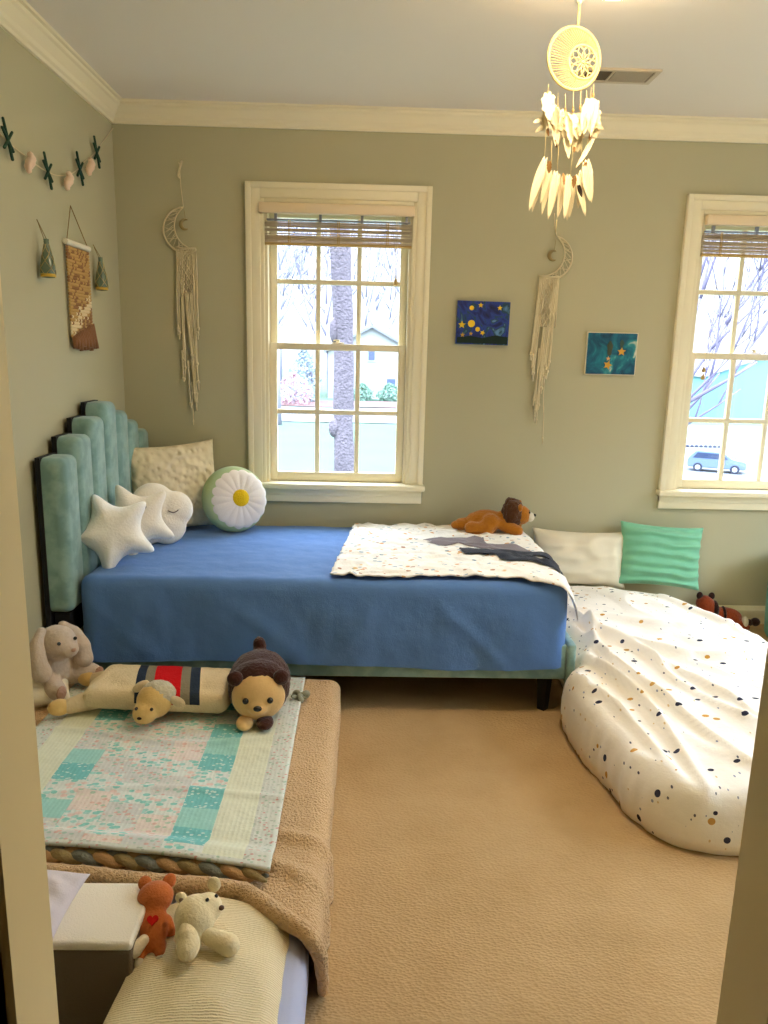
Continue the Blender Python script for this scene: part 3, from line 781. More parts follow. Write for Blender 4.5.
# patchwork quilt
def speck(name, base, spots, stripes=None):
    t = NT(name); t.rough(.9, .1); c = base
    for sc, sz, cols, ang in spots:
        m, cc, _ = t.vor_spots(sc, sz, t.mapped((1, 1.5, .2), (0, 0, ang)))
        sp = t.n('ShaderNodeSeparateColor'); t.l(cc, sp.inputs[0]); n = len(cols)
        c = t.mix(m, c, t.ramp(sp.outputs[0], [(i / n, k) for i, k in enumerate(cols)], True))
    t.col(c)
    w = t.n('ShaderNodeTexWave'); w.inputs['Scale'].default_value = 26; w.inputs['Distortion'].default_value = 1.5; w.bands_direction = 'X'; t.l(t.co.outputs['Object'], w.inputs['Vector'])
    t.bump(t.math('ADD', t.math('MULTIPLY', w.outputs['Fac'], .14), t.noise(40, 4)), .35, .007); return t.m
QM = [speck('quilt_border', rgb(210, 214, 206), [(70, .3, [rgb(204, 158, 148), rgb(168, 194, 174), rgb(178, 186, 176)], .3)]),
      speck('quilt_cream_stripe', rgb(222, 226, 206), [(150, .2, [rgb(230, 228, 200)], 0)]),
      speck('quilt_pink_floral', rgb(228, 216, 210), [(52, .4, [rgb(222, 188, 178), rgb(226, 220, 208), rgb(178, 202, 182)], .2)]),
      speck('quilt_mint_leaf', rgb(220, 226, 222), [(46, .47, [rgb(140, 206, 198), rgb(166, 214, 208), rgb(228, 206, 200)], .8)]),
      speck('quilt_teal_dot', rgb(122, 194, 196), [(62, .3, [rgb(200, 226, 222)], 0)]),
      speck('quilt_aqua', rgb(160, 212, 206), [(60, .16, [rgb(176, 220, 214)], 0)]),
      speck('quilt_grey_floral', rgb(210, 212, 210), [(60, .38, [rgb(216, 180, 172), rgb(172, 202, 190), rgb(222, 222, 212)], .5)])]
QX0, QX1 = .165, .978
QC = [0, .08, .20, .32, .44, .56, .68, .80, .92, 1.0]       # column borders
qr = random.Random(11); NR = 12
LAYC = {}
for c in range(2, 7):
    last = None
    for r in range(NR):
        if c in (2, 6): ch = qr.choice([4, 5, 4, 5, 3, 6])
        else: ch = qr.choice([3, 3, 6, 2, 3])
        if ch == last: ch = {2: 3, 3: 6, 6: 2, 4: 5, 5: 4}[ch]
        last = ch; LAYC[c, r] = ch
def qmat(u, v):
    c = max(i for i in range(9) if QC[i] <= u + 1e-9) if u < 1 else 8
    # columns: border, stripe, five patch columns, stripe, border
    if c in (0, 8): return 0
    if v > .985 or v < .03: return 0
    if c in (1, 7): return 1
    sh = (c % 2) * .5
    return LAYC[c, min(NR - 1, int((v * (NR - .5) + sh)))]
def fq(u, v):
    x = QX0 + (QX1 - QX0) * u + .012 * v * (u - .4)
    y1 = -2.165 - .095 * (u ** 1.6); y = -1.165 + (y1 + 1.165) * v
    z = .1875 + .0035 * N3(x * 8, y * 8, 2) + .0015 * N3(x * 30, y * 30, 2)
    z += .007 * math.exp(-((y + 1.62 - .04 * math.sin(x * 7)) / .014) ** 2) + .006 * math.exp(-((y + 1.93 + .03 * math.sin(x * 6 + 1)) / .012) ** 2)
    if v > .90: z += .030 * min(1, (v - .90) / .05) * (1 - .35 * max(0, (u - .75) / .25))
    return Vector((x, y, z))
bm = BM(); sheet(bm, fq, 100, 120, .007, qmat); q = mk('patchwork_quilt', bm, QM, None, 'all'); tag(q, 'mint and pink patchwork quilt spread over the tan fleece', 'quilt')

# braided bolster peeking out under the quilt
BRM = [fabric('braid_tan', rgb(184, 148, 104), weave=200, strength=.5), fabric('braid_slate', rgb(126, 130, 122), weave=200, strength=.5), fabric('braid_olive', rgb(158, 138, 94), weave=200, strength=.5)]
br = thing('braided_bolster', 'braided tan and slate rope bolster under the near edge of the quilt', 'braided bolster', (.6, -2.2, .18))
for k in range(3):
    pts = []
    for i in range(141):
        t = i / 140; x = .18 + .80 * t; yb = -2.170 - .085 * (t ** 1.8); ph = 2 * PI * (t * 5.2 + k / 3)
        pts.append((x, yb + .010 * math.sin(ph), .186 + .006 * math.sin(2 * ph)))
    bm = BM(); tube(bm, pts, [.013 * (.3 + .7 * min(1, min(i, 140 - i) / 8)) for i in range(141)], 12); mk('strand', bm, BRM[k], br, 'all')
KNM = fabric('sage_knot', rgb(150, 150, 126), weave=200, strength=.5)
kn = thing('fabric_knot', 'small grey fabric knot beside the far corner of the quilt', 'knot', (.998, -1.33, .172))
KX = -.022
bm = BM(); P = [(.998 + KX + .014 * math.sin(t) + .012 * math.sin(2 * t), -1.33 + .016 * math.cos(t) - .012 * math.cos(2 * t), .190 + .008 * math.sin(3 * t)) for t in [2 * PI * i / 60 for i in range(60)]]
tube(bm, P, .009, 10, True); mk('loops', bm, KNM, kn, 'all')
bm = BM(); caps(bm, (.985 + KX, -1.345, .192), (.972 + KX, -1.36, .203), .008, .006); mk('tail_end', bm, KNM, kn, 'all')

# cream knit throw on the foam block
def m_knit():
    t = NT('cream_cable_knit'); t.rough(.95, .08)
    w = t.n('ShaderNodeTexWave'); w.inputs['Scale'].default_value = 60; w.inputs['Distortion'].default_value = 3.5; w.inputs['Detail'].default_value = 3; w.bands_direction = 'Y'; t.l(t.co.outputs['Object'], w.inputs['Vector'])
    t.col(t.mix(w.outputs['Fac'], rgb(228, 212, 172), rgb(242, 228, 194))); t.bump(t.math('ADD', t.math('MULTIPLY', w.outputs['Fac'], .6), t.noise(120, 3)), .5, .006); return t.m
def fk(u, v):
    x = .755 + .292 * u - .04 * v * (1 - u) + .008 * math.sin(v * 22) * (u > .99)
    y = -2.325 - .10 * max(0, u - .45) - .42 * v
    z = .160 + .040 * math.sin(PI * min(1, max(0, u * .9 + .05))) * math.sin(PI * min(1, .25 + v * .7)) + .005 * N3(x * 14, y * 14, 1)
    if u > .88: z -= .02 * ((u - .88) / .12) ** 2
    if u < .12: z -= .004 * ((.12 - u) / .12)
    return Vector((x, y, z))
bm = BM(); sheet(bm, fk, 70, 80, .008); o = mk('knit_throw', bm, m_knit(), None, 'all'); tag(o, 'cream cable knit throw under the fox and the white bear', 'throw blanket')
# white foam box and pillow
bx = thing('storage_box', 'white topped box with a shaded front beside the small fox toy', 'box', (.6, -2.45, 0))
BXW = fabric('box_cover', rgb(240, 232, 214), weave=300); 
bm = BM(); box(bm, (.40, -2.522, .004), (.748, -2.352, .222), .008, 3); mk('body', bm, fabric('box_side_shaded', rgb(112, 98, 80), weave=260), bx)  # shade of the unlit front is put into the darker side colour
bm = BM(); box(bm, (.398, -2.525, .2225), (.751, -2.350, .243), .008, 3); mk('lid', bm, BXW, bx)
o = mk('pillow', pillow_bm(.32, .18, .07, .05, .010, seed=14), fabric('pale_lavender_cotton', rgb(214, 206, 214), rgb(222, 214, 222), 300, .25, .1, .85, 18), None, 'all'); place(o, (.452, -2.555, .262), (-1.36, .0, -.12)); tag(o, 'pale lavender pillow slumped over the white box beside the door frame', 'pillow')
o = mk('cushion', pillow_bm(.26, .2, .09, .06, .008, seed=21), fabric('ivory_cotton', rgb(240, 230, 206)), None, 'all'); place(o, (.085, -1.44, .20), (-1.45, 0, .35)); tag(o, 'ivory cushion at the mattress edge just below the grey bunny', 'cushion')

# ------------------------------------------------------------------ plush toys on the floor bed
# bunny
BUN = plush('grey_beige_plush', rgb(204, 186, 166), rgb(188, 168, 148), 130, .4); BUNI = plush('bunny_pink', rgb(190, 148, 124))
bu = thing('bunny_plush', 'grey lop eared bunny plush sitting at the mattress corner by the headboard', 'plush toy', (.105, -1.285, .193), (0, 0, .95))
bu.scale = (1.14, 1.14, 1.14)
def bunb(bm):
    ell(bm, (0, 0, .062), (.058, .055, .062)); ell(bm, (.005, -.03, .15), (.055, .06, .052), (.2, 0, 0)); ell(bm, (.01, -.075, .138), (.032, .03, .028))
    caps(bm, (-.035, -.03, .035), (-.05, -.10, .030), .034, .028); caps(bm, (.045, -.02, .035), (.085, -.07, .034), .034, .032)
    caps(bm, (.05, -.015, .09), (.065, -.055, .06), .022, .018); caps(bm, (-.05, -.015, .09), (-.055, -.055, .06), .022, .018)
blob('body', bunb, .007, BUN, bu, 5, .002, 120)
def earb(sgn):
    def f(bm):
        pts = [(sgn * .035, -.015, .192), (sgn * .062, -.03, .165), (sgn * .074, -.05, .12), (sgn * .07, -.06, .085)]
        for a, b, r in zip(pts, pts[1:], (.02, .027, .03)): caps(bm, a, b, r * .8, r)
    return f
blob('ear', earb(-1), .007, BUN, bu, 5); blob('ear', earb(1), .007, BUN, bu, 5)
bm = BM(); ell(bm, (.03, -.083, .168), .0055); mk('eye', bm, DARK, bu, 'all'); bm = BM(); ell(bm, (-.025, -.085, .168), .0055); mk('eye', bm, DARK, bu, 'all')
bm = BM(); ell(bm, (.01, -.104, .142), (.008, .005, .006)); mk('nose', bm, BUNI, bu, 'all')
for a in ((-.052, -.124, .032), (.095, -.098, .036)):
    bm = BM(); ell(bm, a, (.02, .006, .022), (0, 0, .3)); mk('foot_pad', bm, BUNI, bu, 'all')

# big flat sheep with a striped back
def m_sheep():
    t = NT('sheep_striped_knit'); t.rough(.95, .08)
    sx = t.n('ShaderNodeSeparateXYZ'); t.l(t.co.outputs['Object'], sx.inputs[0])
    c0, nv, gr, rd = rgb(224, 204, 166), rgb(46, 56, 72), rgb(140, 130, 106), rgb(196, 24, 28)
    st = [(0, c0), (.335, nv), (.385, gr), (.435, rd), (.585, gr), (.635, nv), (.69, c0)]
    x = t.math('ADD', t.math('MULTIPLY', t.math('ADD', sx.outputs[0], t.math('MULTIPLY', sx.outputs[1], .25)), 1 / .6), .5)
    # the saddle lies on the back only
    onback = t.math('GREATER_THAN', sx.outputs[2], .052)
    t.col(t.mix(onback, c0, t.ramp(x, st, True))); t.bump(t.noise(170, 3), .5, .006); return t.m
SHP = plush('sheep_cream_plush', rgb(224, 204, 166), rgb(212, 190, 150), 140, .4); SHF = plush('sheep_face', rgb(226, 190, 122), rgb(214, 176, 108), 140, .3); SHG = plush('sheep_grey_wool', rgb(202, 192, 164), rgb(190, 178, 150), 90, .8)
sh = thing('sheep_plush', 'long cream sheep plush lying flat with red and navy stripes on its back', 'plush toy', (.53, -1.39, .194), (0, 0, -.06))
def shb(bm):
    vs = box(bm, (-.25, -.125, .012), (.235, .125, .085), .035, 5)
    ell(bm, (-.0, 0, .05), (.27, .135, .052)); ell(bm, (.17, 0, .05), (.08, .11, .05))
blob('body', shb, .008, m_sheep(), sh, 6, .0015, 60)
def legb(y, x1, y1):
    def f(bm): caps(bm, (-.215, y, .036), (x1, y1, .026), .036, .026)
    return f
blob('leg', legb(-.075, -.285, -.115), .007, SHP, sh, 4); blob('leg', legb(.08, -.285, .09), .007, SHP, sh, 4)
for c in ((-.312, -.128, .027), (-.312, .094, .027)):
    bm = BM(); ell(bm, c, (.036, .028, .027), (0, 0, .45 if c[1] < 0 else -.1)); mk('hoof', bm, SHF, sh, 'all')
def shh(bm):
    ell(bm, (.0, -.125, .062), (.058, .052, .056)); ell(bm, (-.018, -.165, .04), (.04, .042, .036))
hd = blob('head', shh, .006, SHF, sh, 5)
def cap_(bm):
    ell(bm, (.008, -.112, .078), (.058, .05, .046))
blob('wool_cap', cap_, .006, SHG, hd, 3, .003, 90)
for x, y, z, r in ((-.052, -.10, .098, -.5), (.075, -.125, .062, .6)):
    bm = BM(); ell(bm, (x, y, z), (.03, .012, .016), (.2, r, .3)); mk('ear', bm, SHP, hd, 'all')
for x in (-.036, .012):
    bm = BM(); ell(bm, (x, -.196 + .3 * abs(x + .012), .064), .0055); mk('eye', bm, DARK, hd, 'all')
bm = BM(); ell(bm, (-.022, -.205, .04), (.008, .005, .005)); mk('nose', bm, RPD, hd, 'all')

# round brown plush with a cream face
BRN = plush('chocolate_plush', rgb(70, 38, 28), rgb(54, 28, 20), 130, .6); FAC = plush('cream_face_plush', rgb(228, 190, 130), rgb(216, 176, 116), 150, .3)
ot = thing('bear_plush', 'round dark brown plush bear with a cream face at the end of the sheep', 'plush toy', (.846, -1.415, .194), (0, 0, .10))
ot.scale = (1.06, 1.06, 1.06)
def otb(bm):
    ell(bm, (0, .0, .088), (.098, .13, .09)); ell(bm, (0, -.06, .09), (.096, .075, .088)); caps(bm, (.0, .11, .10), (-.005, .12, .165), .022, .022)
blob('body', otb, .008, BRN, ot, 5, .003, 90)
def otf(bm):
    ell(bm, (0, -.098, .08), (.082, .05, .076)); ell(bm, (0, -.142, .062), (.03, .022, .022))
fc = blob('face', otf, .006, FAC, ot, 5)
for s in (-1, 1):
    bm = BM(); ell(bm, (s * .068, -.105, .142), (.024, .02, .024)); mk('ear', bm, BRN, ot, 'all')
    bm = BM(); ell(bm, (s * .036, -.143, .086), .0095); mk('eye', bm, DARK, fc, 'all')
    bm = BM(); ell(bm, (s * .03 - .01, -.135, .012), (.026, .04, .017)); mk('foot', bm, FAC if s < 0 else BRN, ot, 'all')
bm = BM(); ell(bm, (0, -.163, .070), (.013, .008, .009)); mk('nose', bm, DARK, fc, 'all')

# small fox with a heart
FOX = plush('fox_russet_plush', rgb(208, 120, 62), rgb(188, 100, 48), 200, .3); WHT = plush('white_tip_plush', rgb(238, 228, 206), None, 200, .3)
fx = thing('fox_plush', 'small russet fox plush with a red heart, beside the white box', 'plush toy', (.772, -2.475, .182), (-.95, -.06, .08))
fx.scale = (.9, .9, .9)
def fxb(bm):
    ell(bm, (0, 0, .045), (.036, .028, .05)); ell(bm, (0, .0, .112), (.042, .034, .036)); ell(bm, (0, 0, .085), (.028, .024, .02))
    caps(bm, (-.018, .004, .01), (-.024, -.004, -.012), .015, .013); caps(bm, (.018, .004, .01), (.024, -.004, -.012), .015, .013)
    caps(bm, (-.03, .008, .062), (-.042, .018, .035), .012, .01); caps(bm, (.03, .008, .062), (.042, .018, .035), .012, .01)
blob('body', fxb, .004, FOX, fx, 4)
for s in (-1, 1):
    bm = BM(); ell(bm, (s * .028, .004, .146), (.016, .008, .018), (0, s * .4, 0)); mk('ear', bm, FOX, fx, 'all')
    bm = BM(); ell(bm, (s * .025, -.006, -.022), (.013, .012, .012)); mk('paw', bm, WHT, fx, 'all')
bm = BM(); caps(bm, (-.012, -.026, .016), (-.028, -.032, -.004), .012, .016); mk('tail', bm, WHT, fx, 'all')
hp = []
for i in range(40):
    t = 2 * PI * i / 40; hp.append((16 * math.sin(t) ** 3 * .0008, (13 * math.cos(t) - 5 * math.cos(2 * t) - 2 * math.cos(3 * t) - math.cos(4 * t)) * .0008))
bm = BM(); prism(bm, hp, lambda x, z, d: Vector((x + .004, -.0305 + .35 * ((x * x) / .03) + d, z + .055)), .006); mk('heart', bm, plain('red_felt', rgb(206, 20, 16), .8), fx, False)

# white bear
BEA = plush('ivory_bear_plush', rgb(240, 226, 186), rgb(230, 214, 172), 170, .3)
be = thing('bear_plush', 'small ivory bear plush lying on the cream knit throw beside the fox', 'plush toy', (.858, -2.45, .2), (0, 0, .0))
be.scale = (.93, .93, .93)
def beb(bm):
    ell(bm, (0, 0, .045), (.046, .05, .042)); ell(bm, (.024, .018, .052), (.032, .032, .032)); ell(bm, (-.005, -.03, .022), (.034, .04, .024))
blob('body', beb, .005, BEA, be, 5)
def arm1(bm):
    caps(bm, (-.012, -.026, .055), (-.006, -.05, .042), .013, .022); ell(bm, (.0, -.07, .03), (.026, .032, .018), (.35, 0, 0))
blob('arm', arm1, .005, BEA, be, 4)
def leg1(bm):
    caps(bm, (.036, -.036, .026), (.082, -.052, .018), .018, .024)
blob('leg', leg1, .005, BEA, be, 4)
for c, r in (((-.036, .024, .072), (.013, .009, .013)), ((.03, .06, .078), (.015, .009, .019))):
    bm = BM(); ell(bm, c, r); mk('ear', bm, BEA, be, 'all')
bm = BM(); ell(bm, (-.034, .018, .072), (.006, .005, .006)); mk('inner_ear', bm, plush('grey_inner_ear', rgb(150, 130, 110)), be, 'all')
for c in ((.026, .004, .083), (.042, .022, .078)):
    bm = BM(); ell(bm, c, .0042); mk('eye', bm, DARK, be, 'all')
bm = BM(); ell(bm, (.056, .008, .06), (.006, .006, .005)); mk('nose', bm, FACE, be, 'all')

# ------------------------------------------------------------------ things on the walls
def circ3(a, b, c):
    ax, ay = a; bx_, by = b; cx, cy = c
    d = 2 * (ax * (by - cy) + bx_ * (cy - ay) + cx * (ay - by))
    ux = ((ax * ax + ay * ay) * (by - cy) + (bx_ ** 2 + by * by) * (cy - ay) + (cx * cx + cy * cy) * (ay - by)) / d
    uy = ((ax * ax + ay * ay) * (cx - bx_) + (bx_ ** 2 + by * by) * (ax - cx) + (cx * cx + cy * cy) * (bx_ - ax)) / d
    return ux, uy, math.hypot(ax - ux, ay - uy)
def arc(a, m, b, n=28):
    ux, uy, r = circ3(a, m, b)
    t0, tm, t1 = (math.atan2(p[1] - uy, p[0] - ux) for p in (a, m, b))
    def un(t, ref):
        while t < ref: t += 2 * PI
        return t
    t1p = un(t1, t0); tmp = un(tm, t0)
    if tmp > t1p: t1p -= 2 * PI
    return [(ux + r * math.cos(t0 + (t1p - t0) * k / n), uy + r * math.sin(t0 + (t1p - t0) * k / n)) for k in range(n + 1)]
def macrame(label, hook, t1, outer, inner, t2, cords, panel, pend, seed, knot_loop=True):
    rr = random.Random(seed); Y = -.014
    m = thing('macrame_moon_hanging', label, 'wall hanging', (hook[0], Y, hook[1]))
    A = arc(t1, outer, t2); B = arc(t1, inner, t2)
    bm = BM(); tube(bm, [(x, Y, z) for x, z in A], .0042, 8); tube(bm, [(x, Y, z) for x, z in B], .0036, 8); mk('crescent_hoop', bm, MACR, m, 'all')
    bm = BM()
    for i in range(3, 27, 2):
        j = min(27, i + (2 if (i // 2) % 2 else -2)); tube(bm, [(A[i][0], Y, A[i][1]), (B[j][0], Y, B[j][1])], .0015, 5)
        tube(bm, [(A[i][0], Y - .001, A[i][1]), (B[max(1, i - 3)][0], Y - .001, B[max(1, i - 3)][1])], .0013, 5)
    mk('net', bm, MACR, m, 'all')
    bm = BM(); tube(bm, [(hook[0], Y, hook[1]), (hook[0] + .003, Y, (hook[1] + t1[1]) / 2), (t1[0], Y, t1[1])], .0022, 6)
    if knot_loop:
        tube(bm, [(hook[0] + .012, Y, hook[1] + .012), (hook[0] + .002, Y - .004, hook[1] - .02), (hook[0] - .008, Y, hook[1] - .055), (hook[0], Y - .004, hook[1] - .062)], .0055, 8)
        tube(bm, [(hook[0], Y + .014, hook[1]), (hook[0], Y - .008, hook[1])], .003, 8)
    mk('hanging_cord', bm, MACR, m, 'all')
    # pendant moon
    bm = BM(); px, pz, pr = pend
    tube(bm, [(px + pr * math.cos(t) * sgn_(pr), Y, pz + abs(pr) * math.sin(t)) for t in [PI * .35 + PI * 1.3 * k / 16 for k in range(17)]], [.002 + .0075 * math.sin(PI * k / 16) for k in range(17)], 8)
    tube(bm, [(px, Y, pz + abs(pr)), (t1[0] * .6 + px * .4, Y, t1[1] - .012)], .0012, 5)
    mk('moon_pendant', bm, plain('pendant_wood', rgb(150, 132, 86), .6), m, 'all')
    # woven panel: diamonds between two straight bands
    xa, xb, zt, zb = panel; bm = BM(); nd = 5
    for s in range(nd + 1):
        for d in (-1, 1):
            pts = []
            for k in range(25):
                t = k / 24; w = abs(((s / nd * 2 + t * 2.0 * d) % 2) - 1); pts.append((xa + (xb - xa) * (.12 + .76 * w), Y - .003 - .002 * math.sin(k * 1.3 + s), zt + (zb - zt) * t))
            tube(bm, pts, .0028, 6)
    for k in range(12):
        xx = xa + (xb - xa) * k / 11; tube(bm, [(xx, Y, zt + .004), (xx, Y + .002, zb)], .0036, 6)
    tube(bm, [(xa, Y - .004, zt + .002), ((xa + xb) / 2, Y - .006, zt - .002), (xb, Y - .004, zt + .002)], .0045, 8)
    mk('woven_panel', bm, MACR, m, 'all')
    for (x0, z0, x1, z1, r) in cords:
        bm = BM(); pts = []
        for k in range(13):
            t = k / 12; pts.append((x0 + (x1 - x0) * t + .004 * N3(x0 * 40 + t * 3, z1 * 9, seed), Y - .002 - .004 * N3(t * 4, x1 * 50, 7), z0 + (z1 - z0) * t))
        tube(bm, pts, [r * (1 + .18 * math.sin(k * 2.4)) for k in range(13)], 7)
        ell(bm, pts[-2], (r * 1.9, r * 1.9, r * 2.3), None, 8, 6)
        mk('cord', bm, MACR, m, 'all')
    return m
def sgn_(v): return 1 if v > 0 else -1
cr = random.Random(4)
cL = []
for k, (zt, ze) in enumerate([(1.8, 1.42), (1.8, 1.40), (1.8, 1.26), (1.8, 1.22), (1.62, 1.30), (1.62, 1.10), (1.62, 1.06), (1.62, 1.10), (1.62, 1.16), (1.8, 1.24), (1.8, 1.40), (1.8, 1.42)]):
    x = .279 + k * .0082; cL.append((x, zt, (x + .004 + (.02 if 4 <= k <= 8 else 0) + cr.uniform(-.006, .006)) if k > 1 else x - .006, ze, .0036 + cr.random() * .0012))
cL += [(.318, 1.3, .326, 1.075, .004), (.332, 1.2, .336, .99, .0024), (.29, 1.35, .295, 1.2, .005)]
macrame('cream macrame moon hanging left of the middle window, above the square cushion', (.305, 2.19), (.317, 1.999), (.221, 1.908), (.272, 1.905), (.372, 1.814), cL, (.279, .368, 1.818, 1.60), (.325, 1.925, -.022), 2)
cR = []
for k, (zt, ze) in enumerate([(1.72, 1.34), (1.72, 1.31), (1.72, 1.27), (1.72, 1.24), (1.5, 1.12), (1.5, 1.06), (1.5, 1.10), (1.5, 1.18), (1.72, 1.22), (1.72, 1.27), (1.72, 1.25), (1.72, 1.30)]):
    x = 2.002 + k * .0082; dx = -.03 - .0 * k + (.0 if k < 4 else .008); cR.append((x, zt, x + dx * (1.72 - ze) / .5 + cr.uniform(-.005, .005), ze, .0036 + cr.random() * .0012))
cR += [(2.02, 1.4, 2.016, 1.04, .0034), (2.03, 1.3, 2.028, 1.03, .003), (2.055, 1.3, 2.066, .93, .0022), (2.03, 1.4, 2.035, 1.1, .004)]
macrame('cream macrame moon hanging between the two small paintings', (2.052, 2.02), (2.07, 1.916), (2.146, 1.845), (2.112, 1.85), (1.994, 1.738), cR, (2.0, 2.092, 1.732, 1.5), (2.062, 1.83, .022), 6, False)

# paintings
def m_paint(name, cols, sc, dist):
    t = NT(name); t.rough(.5, .4)
    n0 = t.n('ShaderNodeTexNoise'); n0.inputs['Scale'].default_value = sc; n0.inputs['Detail'].default_value = 6; n0.inputs['Distortion'].default_value = dist
    t.l(t.co.outputs['Object'], n0.inputs['Vector'])
    t.col(t.ramp(n0.outputs['Fac'], cols)); t.bump(n0.outputs['Fac'], .3, .004); return t.m
PB = m_paint('painted_night_blue', [(.28, rgb(10, 16, 52)), (.42, rgb(22, 40, 110)), (.52, rgb(34, 62, 150)), (.6, rgb(26, 66, 70)), (.68, rgb(96, 140, 190))], 9, 2.2)
PT = m_paint('painted_teal', [(.3, rgb(8, 46, 70)), (.45, rgb(14, 84, 110)), (.56, rgb(22, 116, 132)), (.64, rgb(60, 150, 150)), (.74, rgb(226, 220, 200))], 12, 1.2)
CANV = plain('canvas_edge', rgb(226, 216, 190), .8); YEL = plain('yellow_paint', rgb(236, 196, 44), .5); GLD = plain('ochre_paint', rgb(214, 160, 60), .5); GRN = plain('dark_green_paint', rgb(18, 40, 34), .5)
def star2(r, n=5, inner=.45, rot=0): return [((r if k % 2 == 0 else r * inner) * math.sin(PI * k / n + rot), (r if k % 2 == 0 else r * inner) * math.cos(PI * k / n + rot)) for k in range(2 * n)]
def disc2(r, n=20): return [(r * math.cos(2 * PI * k / n), r * math.sin(2 * PI * k / n)) for k in range(n)]
def painting(label, x0, x1, z0, z1, tilt, mat, edge, marks):
    cx, cz = (x0 + x1) / 2, (z0 + z1) / 2; w, h = (x1 - x0) / 2, (z1 - z0) / 2
    p = thing('canvas_picture', label, 'painting', (cx, -.001, cz), (0, tilt, 0))
    bm = BM(); box(bm, (-w, -.017, -h), (w, 0, h), .002); mk('canvas', bm, edge, p, False)
    bm = BM(); e = .000 if edge is not CANV else .004
    grid(bm, lambda a, b: Vector((-w + e + (2 * w - 2 * e) * a, -.0185 - .0006 * N3(a * 20, b * 20, 1), -h + e + (2 * h - 2 * e) * b)), 24, 20); mk('painted_surface', bm, mat, p, 'all')
    for nm, poly, x, z, m in marks:
        bm = BM(); prism(bm, poly, lambda a, b, d: Vector((x + a, -.0185 - d, z + b)), .0025); mk(nm, bm, m, p, False)
    return p
K = .25 / 175      # metres per pixel of the enlarged view
def pb(u, v): return ((u - 177) * K, (342 - v) * K)
mk1 = [('dot', disc2(.017), *pb(138, 345), YEL), ('dot', disc2(.011), *pb(136, 294), YEL), ('dot', disc2(.011), *pb(160, 363), YEL), ('dot', star2(.013, 5), *pb(166, 284), YEL), ('star', star2(.019), *pb(106, 350), YEL), ('star', star2(.013, 5, .5, .4), *pb(177, 374), YEL), ('star', star2(.013), *pb(231, 291), YEL), ('star', star2(.012), *pb(110, 383), GLD), ('star', star2(.010), *pb(138, 378), GLD)]
hill = [(-.123, -.096), (.123, -.096), (.123, -.062), (.06, -.056), (.0, -.07), (-.06, -.062), (-.123, -.07)]
mk1.append(('hill', hill, 0, 0, GRN))
painting('small blue night sky canvas with yellow stars, right of the middle window', 1.612, 1.866, 1.409, 1.612, .012, PB, PB, mk1)
def pt(u, v): return ((u - 603) * K, (446 - v) * K)
painting('small teal canvas with three orange stars, left of the right window', 2.25, 2.499, 1.278, 1.482, 0.0, PT, CANV,
         [('star', star2(.022), *pt(637, 438), GLD), ('star', star2(.023, 5, .48, .3), *pt(593, 484), GLD), ('star', star2(.012), *pt(593, 462), plain('peach_paint', rgb(226, 176, 120), .5)), ('streak', [(.013 * math.cos(2 * PI * k / 14) * (1 + .25 * math.sin(k * 2.3)), .036 * math.sin(2 * PI * k / 14)) for k in range(14)], *pt(596, 428), plain('umber_paint', rgb(70, 78, 60), .6)), ('streak', [(.7 * a, .55 * b) for a, b in [(.013 * math.cos(2 * PI * k / 14) * (1 + .25 * math.sin(k * 2.3)), .036 * math.sin(2 * PI * k / 14)) for k in range(14)]], *pt(636, 412), plain('umber_paint_b', rgb(60, 84, 74), .6))])

# left wall: garland
GY = [(-1.35, 2.07), (-1.127, 2.012), (-.992, 1.995), (-.90, 1.985), (-.817, 1.982), (-.73, 1.985), (-.647, 2.0), (-.56, 2.025), (-.49, 2.055), (-.395, 2.108), (-.276, 2.166), (-.012, 2.33)]
ga = thing('garland', 'string garland of dark green stars and pink shells on the left wall', 'garland', (.01, -.6, 2.0))
bm = BM(); tube(bm, catmull([(.008, y, z) for y, z in GY], 6, False), .0022, 6); mk('string', bm, MACR, ga, 'all')
GST = plain('dark_green_star', rgb(28, 62, 44), .7); SHL = plain('pink_shell', rgb(236, 206, 182), .4, 60, .4)
for y, z in ((-1.127, 2.008), (-.817, 1.978), (-.49, 2.055), (-.276, 2.166)):
    bm = BM()
    for a in (1.98, 2.45, .75):
        d = Vector((0, math.cos(a), math.sin(a))); L = .064 if 1.5 < a < 2.2 else .046
        caps(bm, Vector((.018, y, z)) - d * L * .9, Vector((.018, y, z)) + d * L, .0052, .0044)
    mk('star', bm, GST, ga, 'all')
for y, z in ((-.992, 1.975), (-.647, 1.985), (-.395, 2.09)):
    bm = BM(); P = []
    for k in range(14):
        t = k / 13; P.append((.026 + .004 * math.sin(6 * t), y + .012 * math.sin(5 * t) * (1 - t), z + .028 - .066 * t))
    tube(bm, P, [.004 + .0125 * math.sin(PI * (.1 + .85 * k / 13)) * (1 + .12 * math.sin(k * 2.2)) for k in range(14)], 12); mk('shell', bm, SHL, ga, 'all')
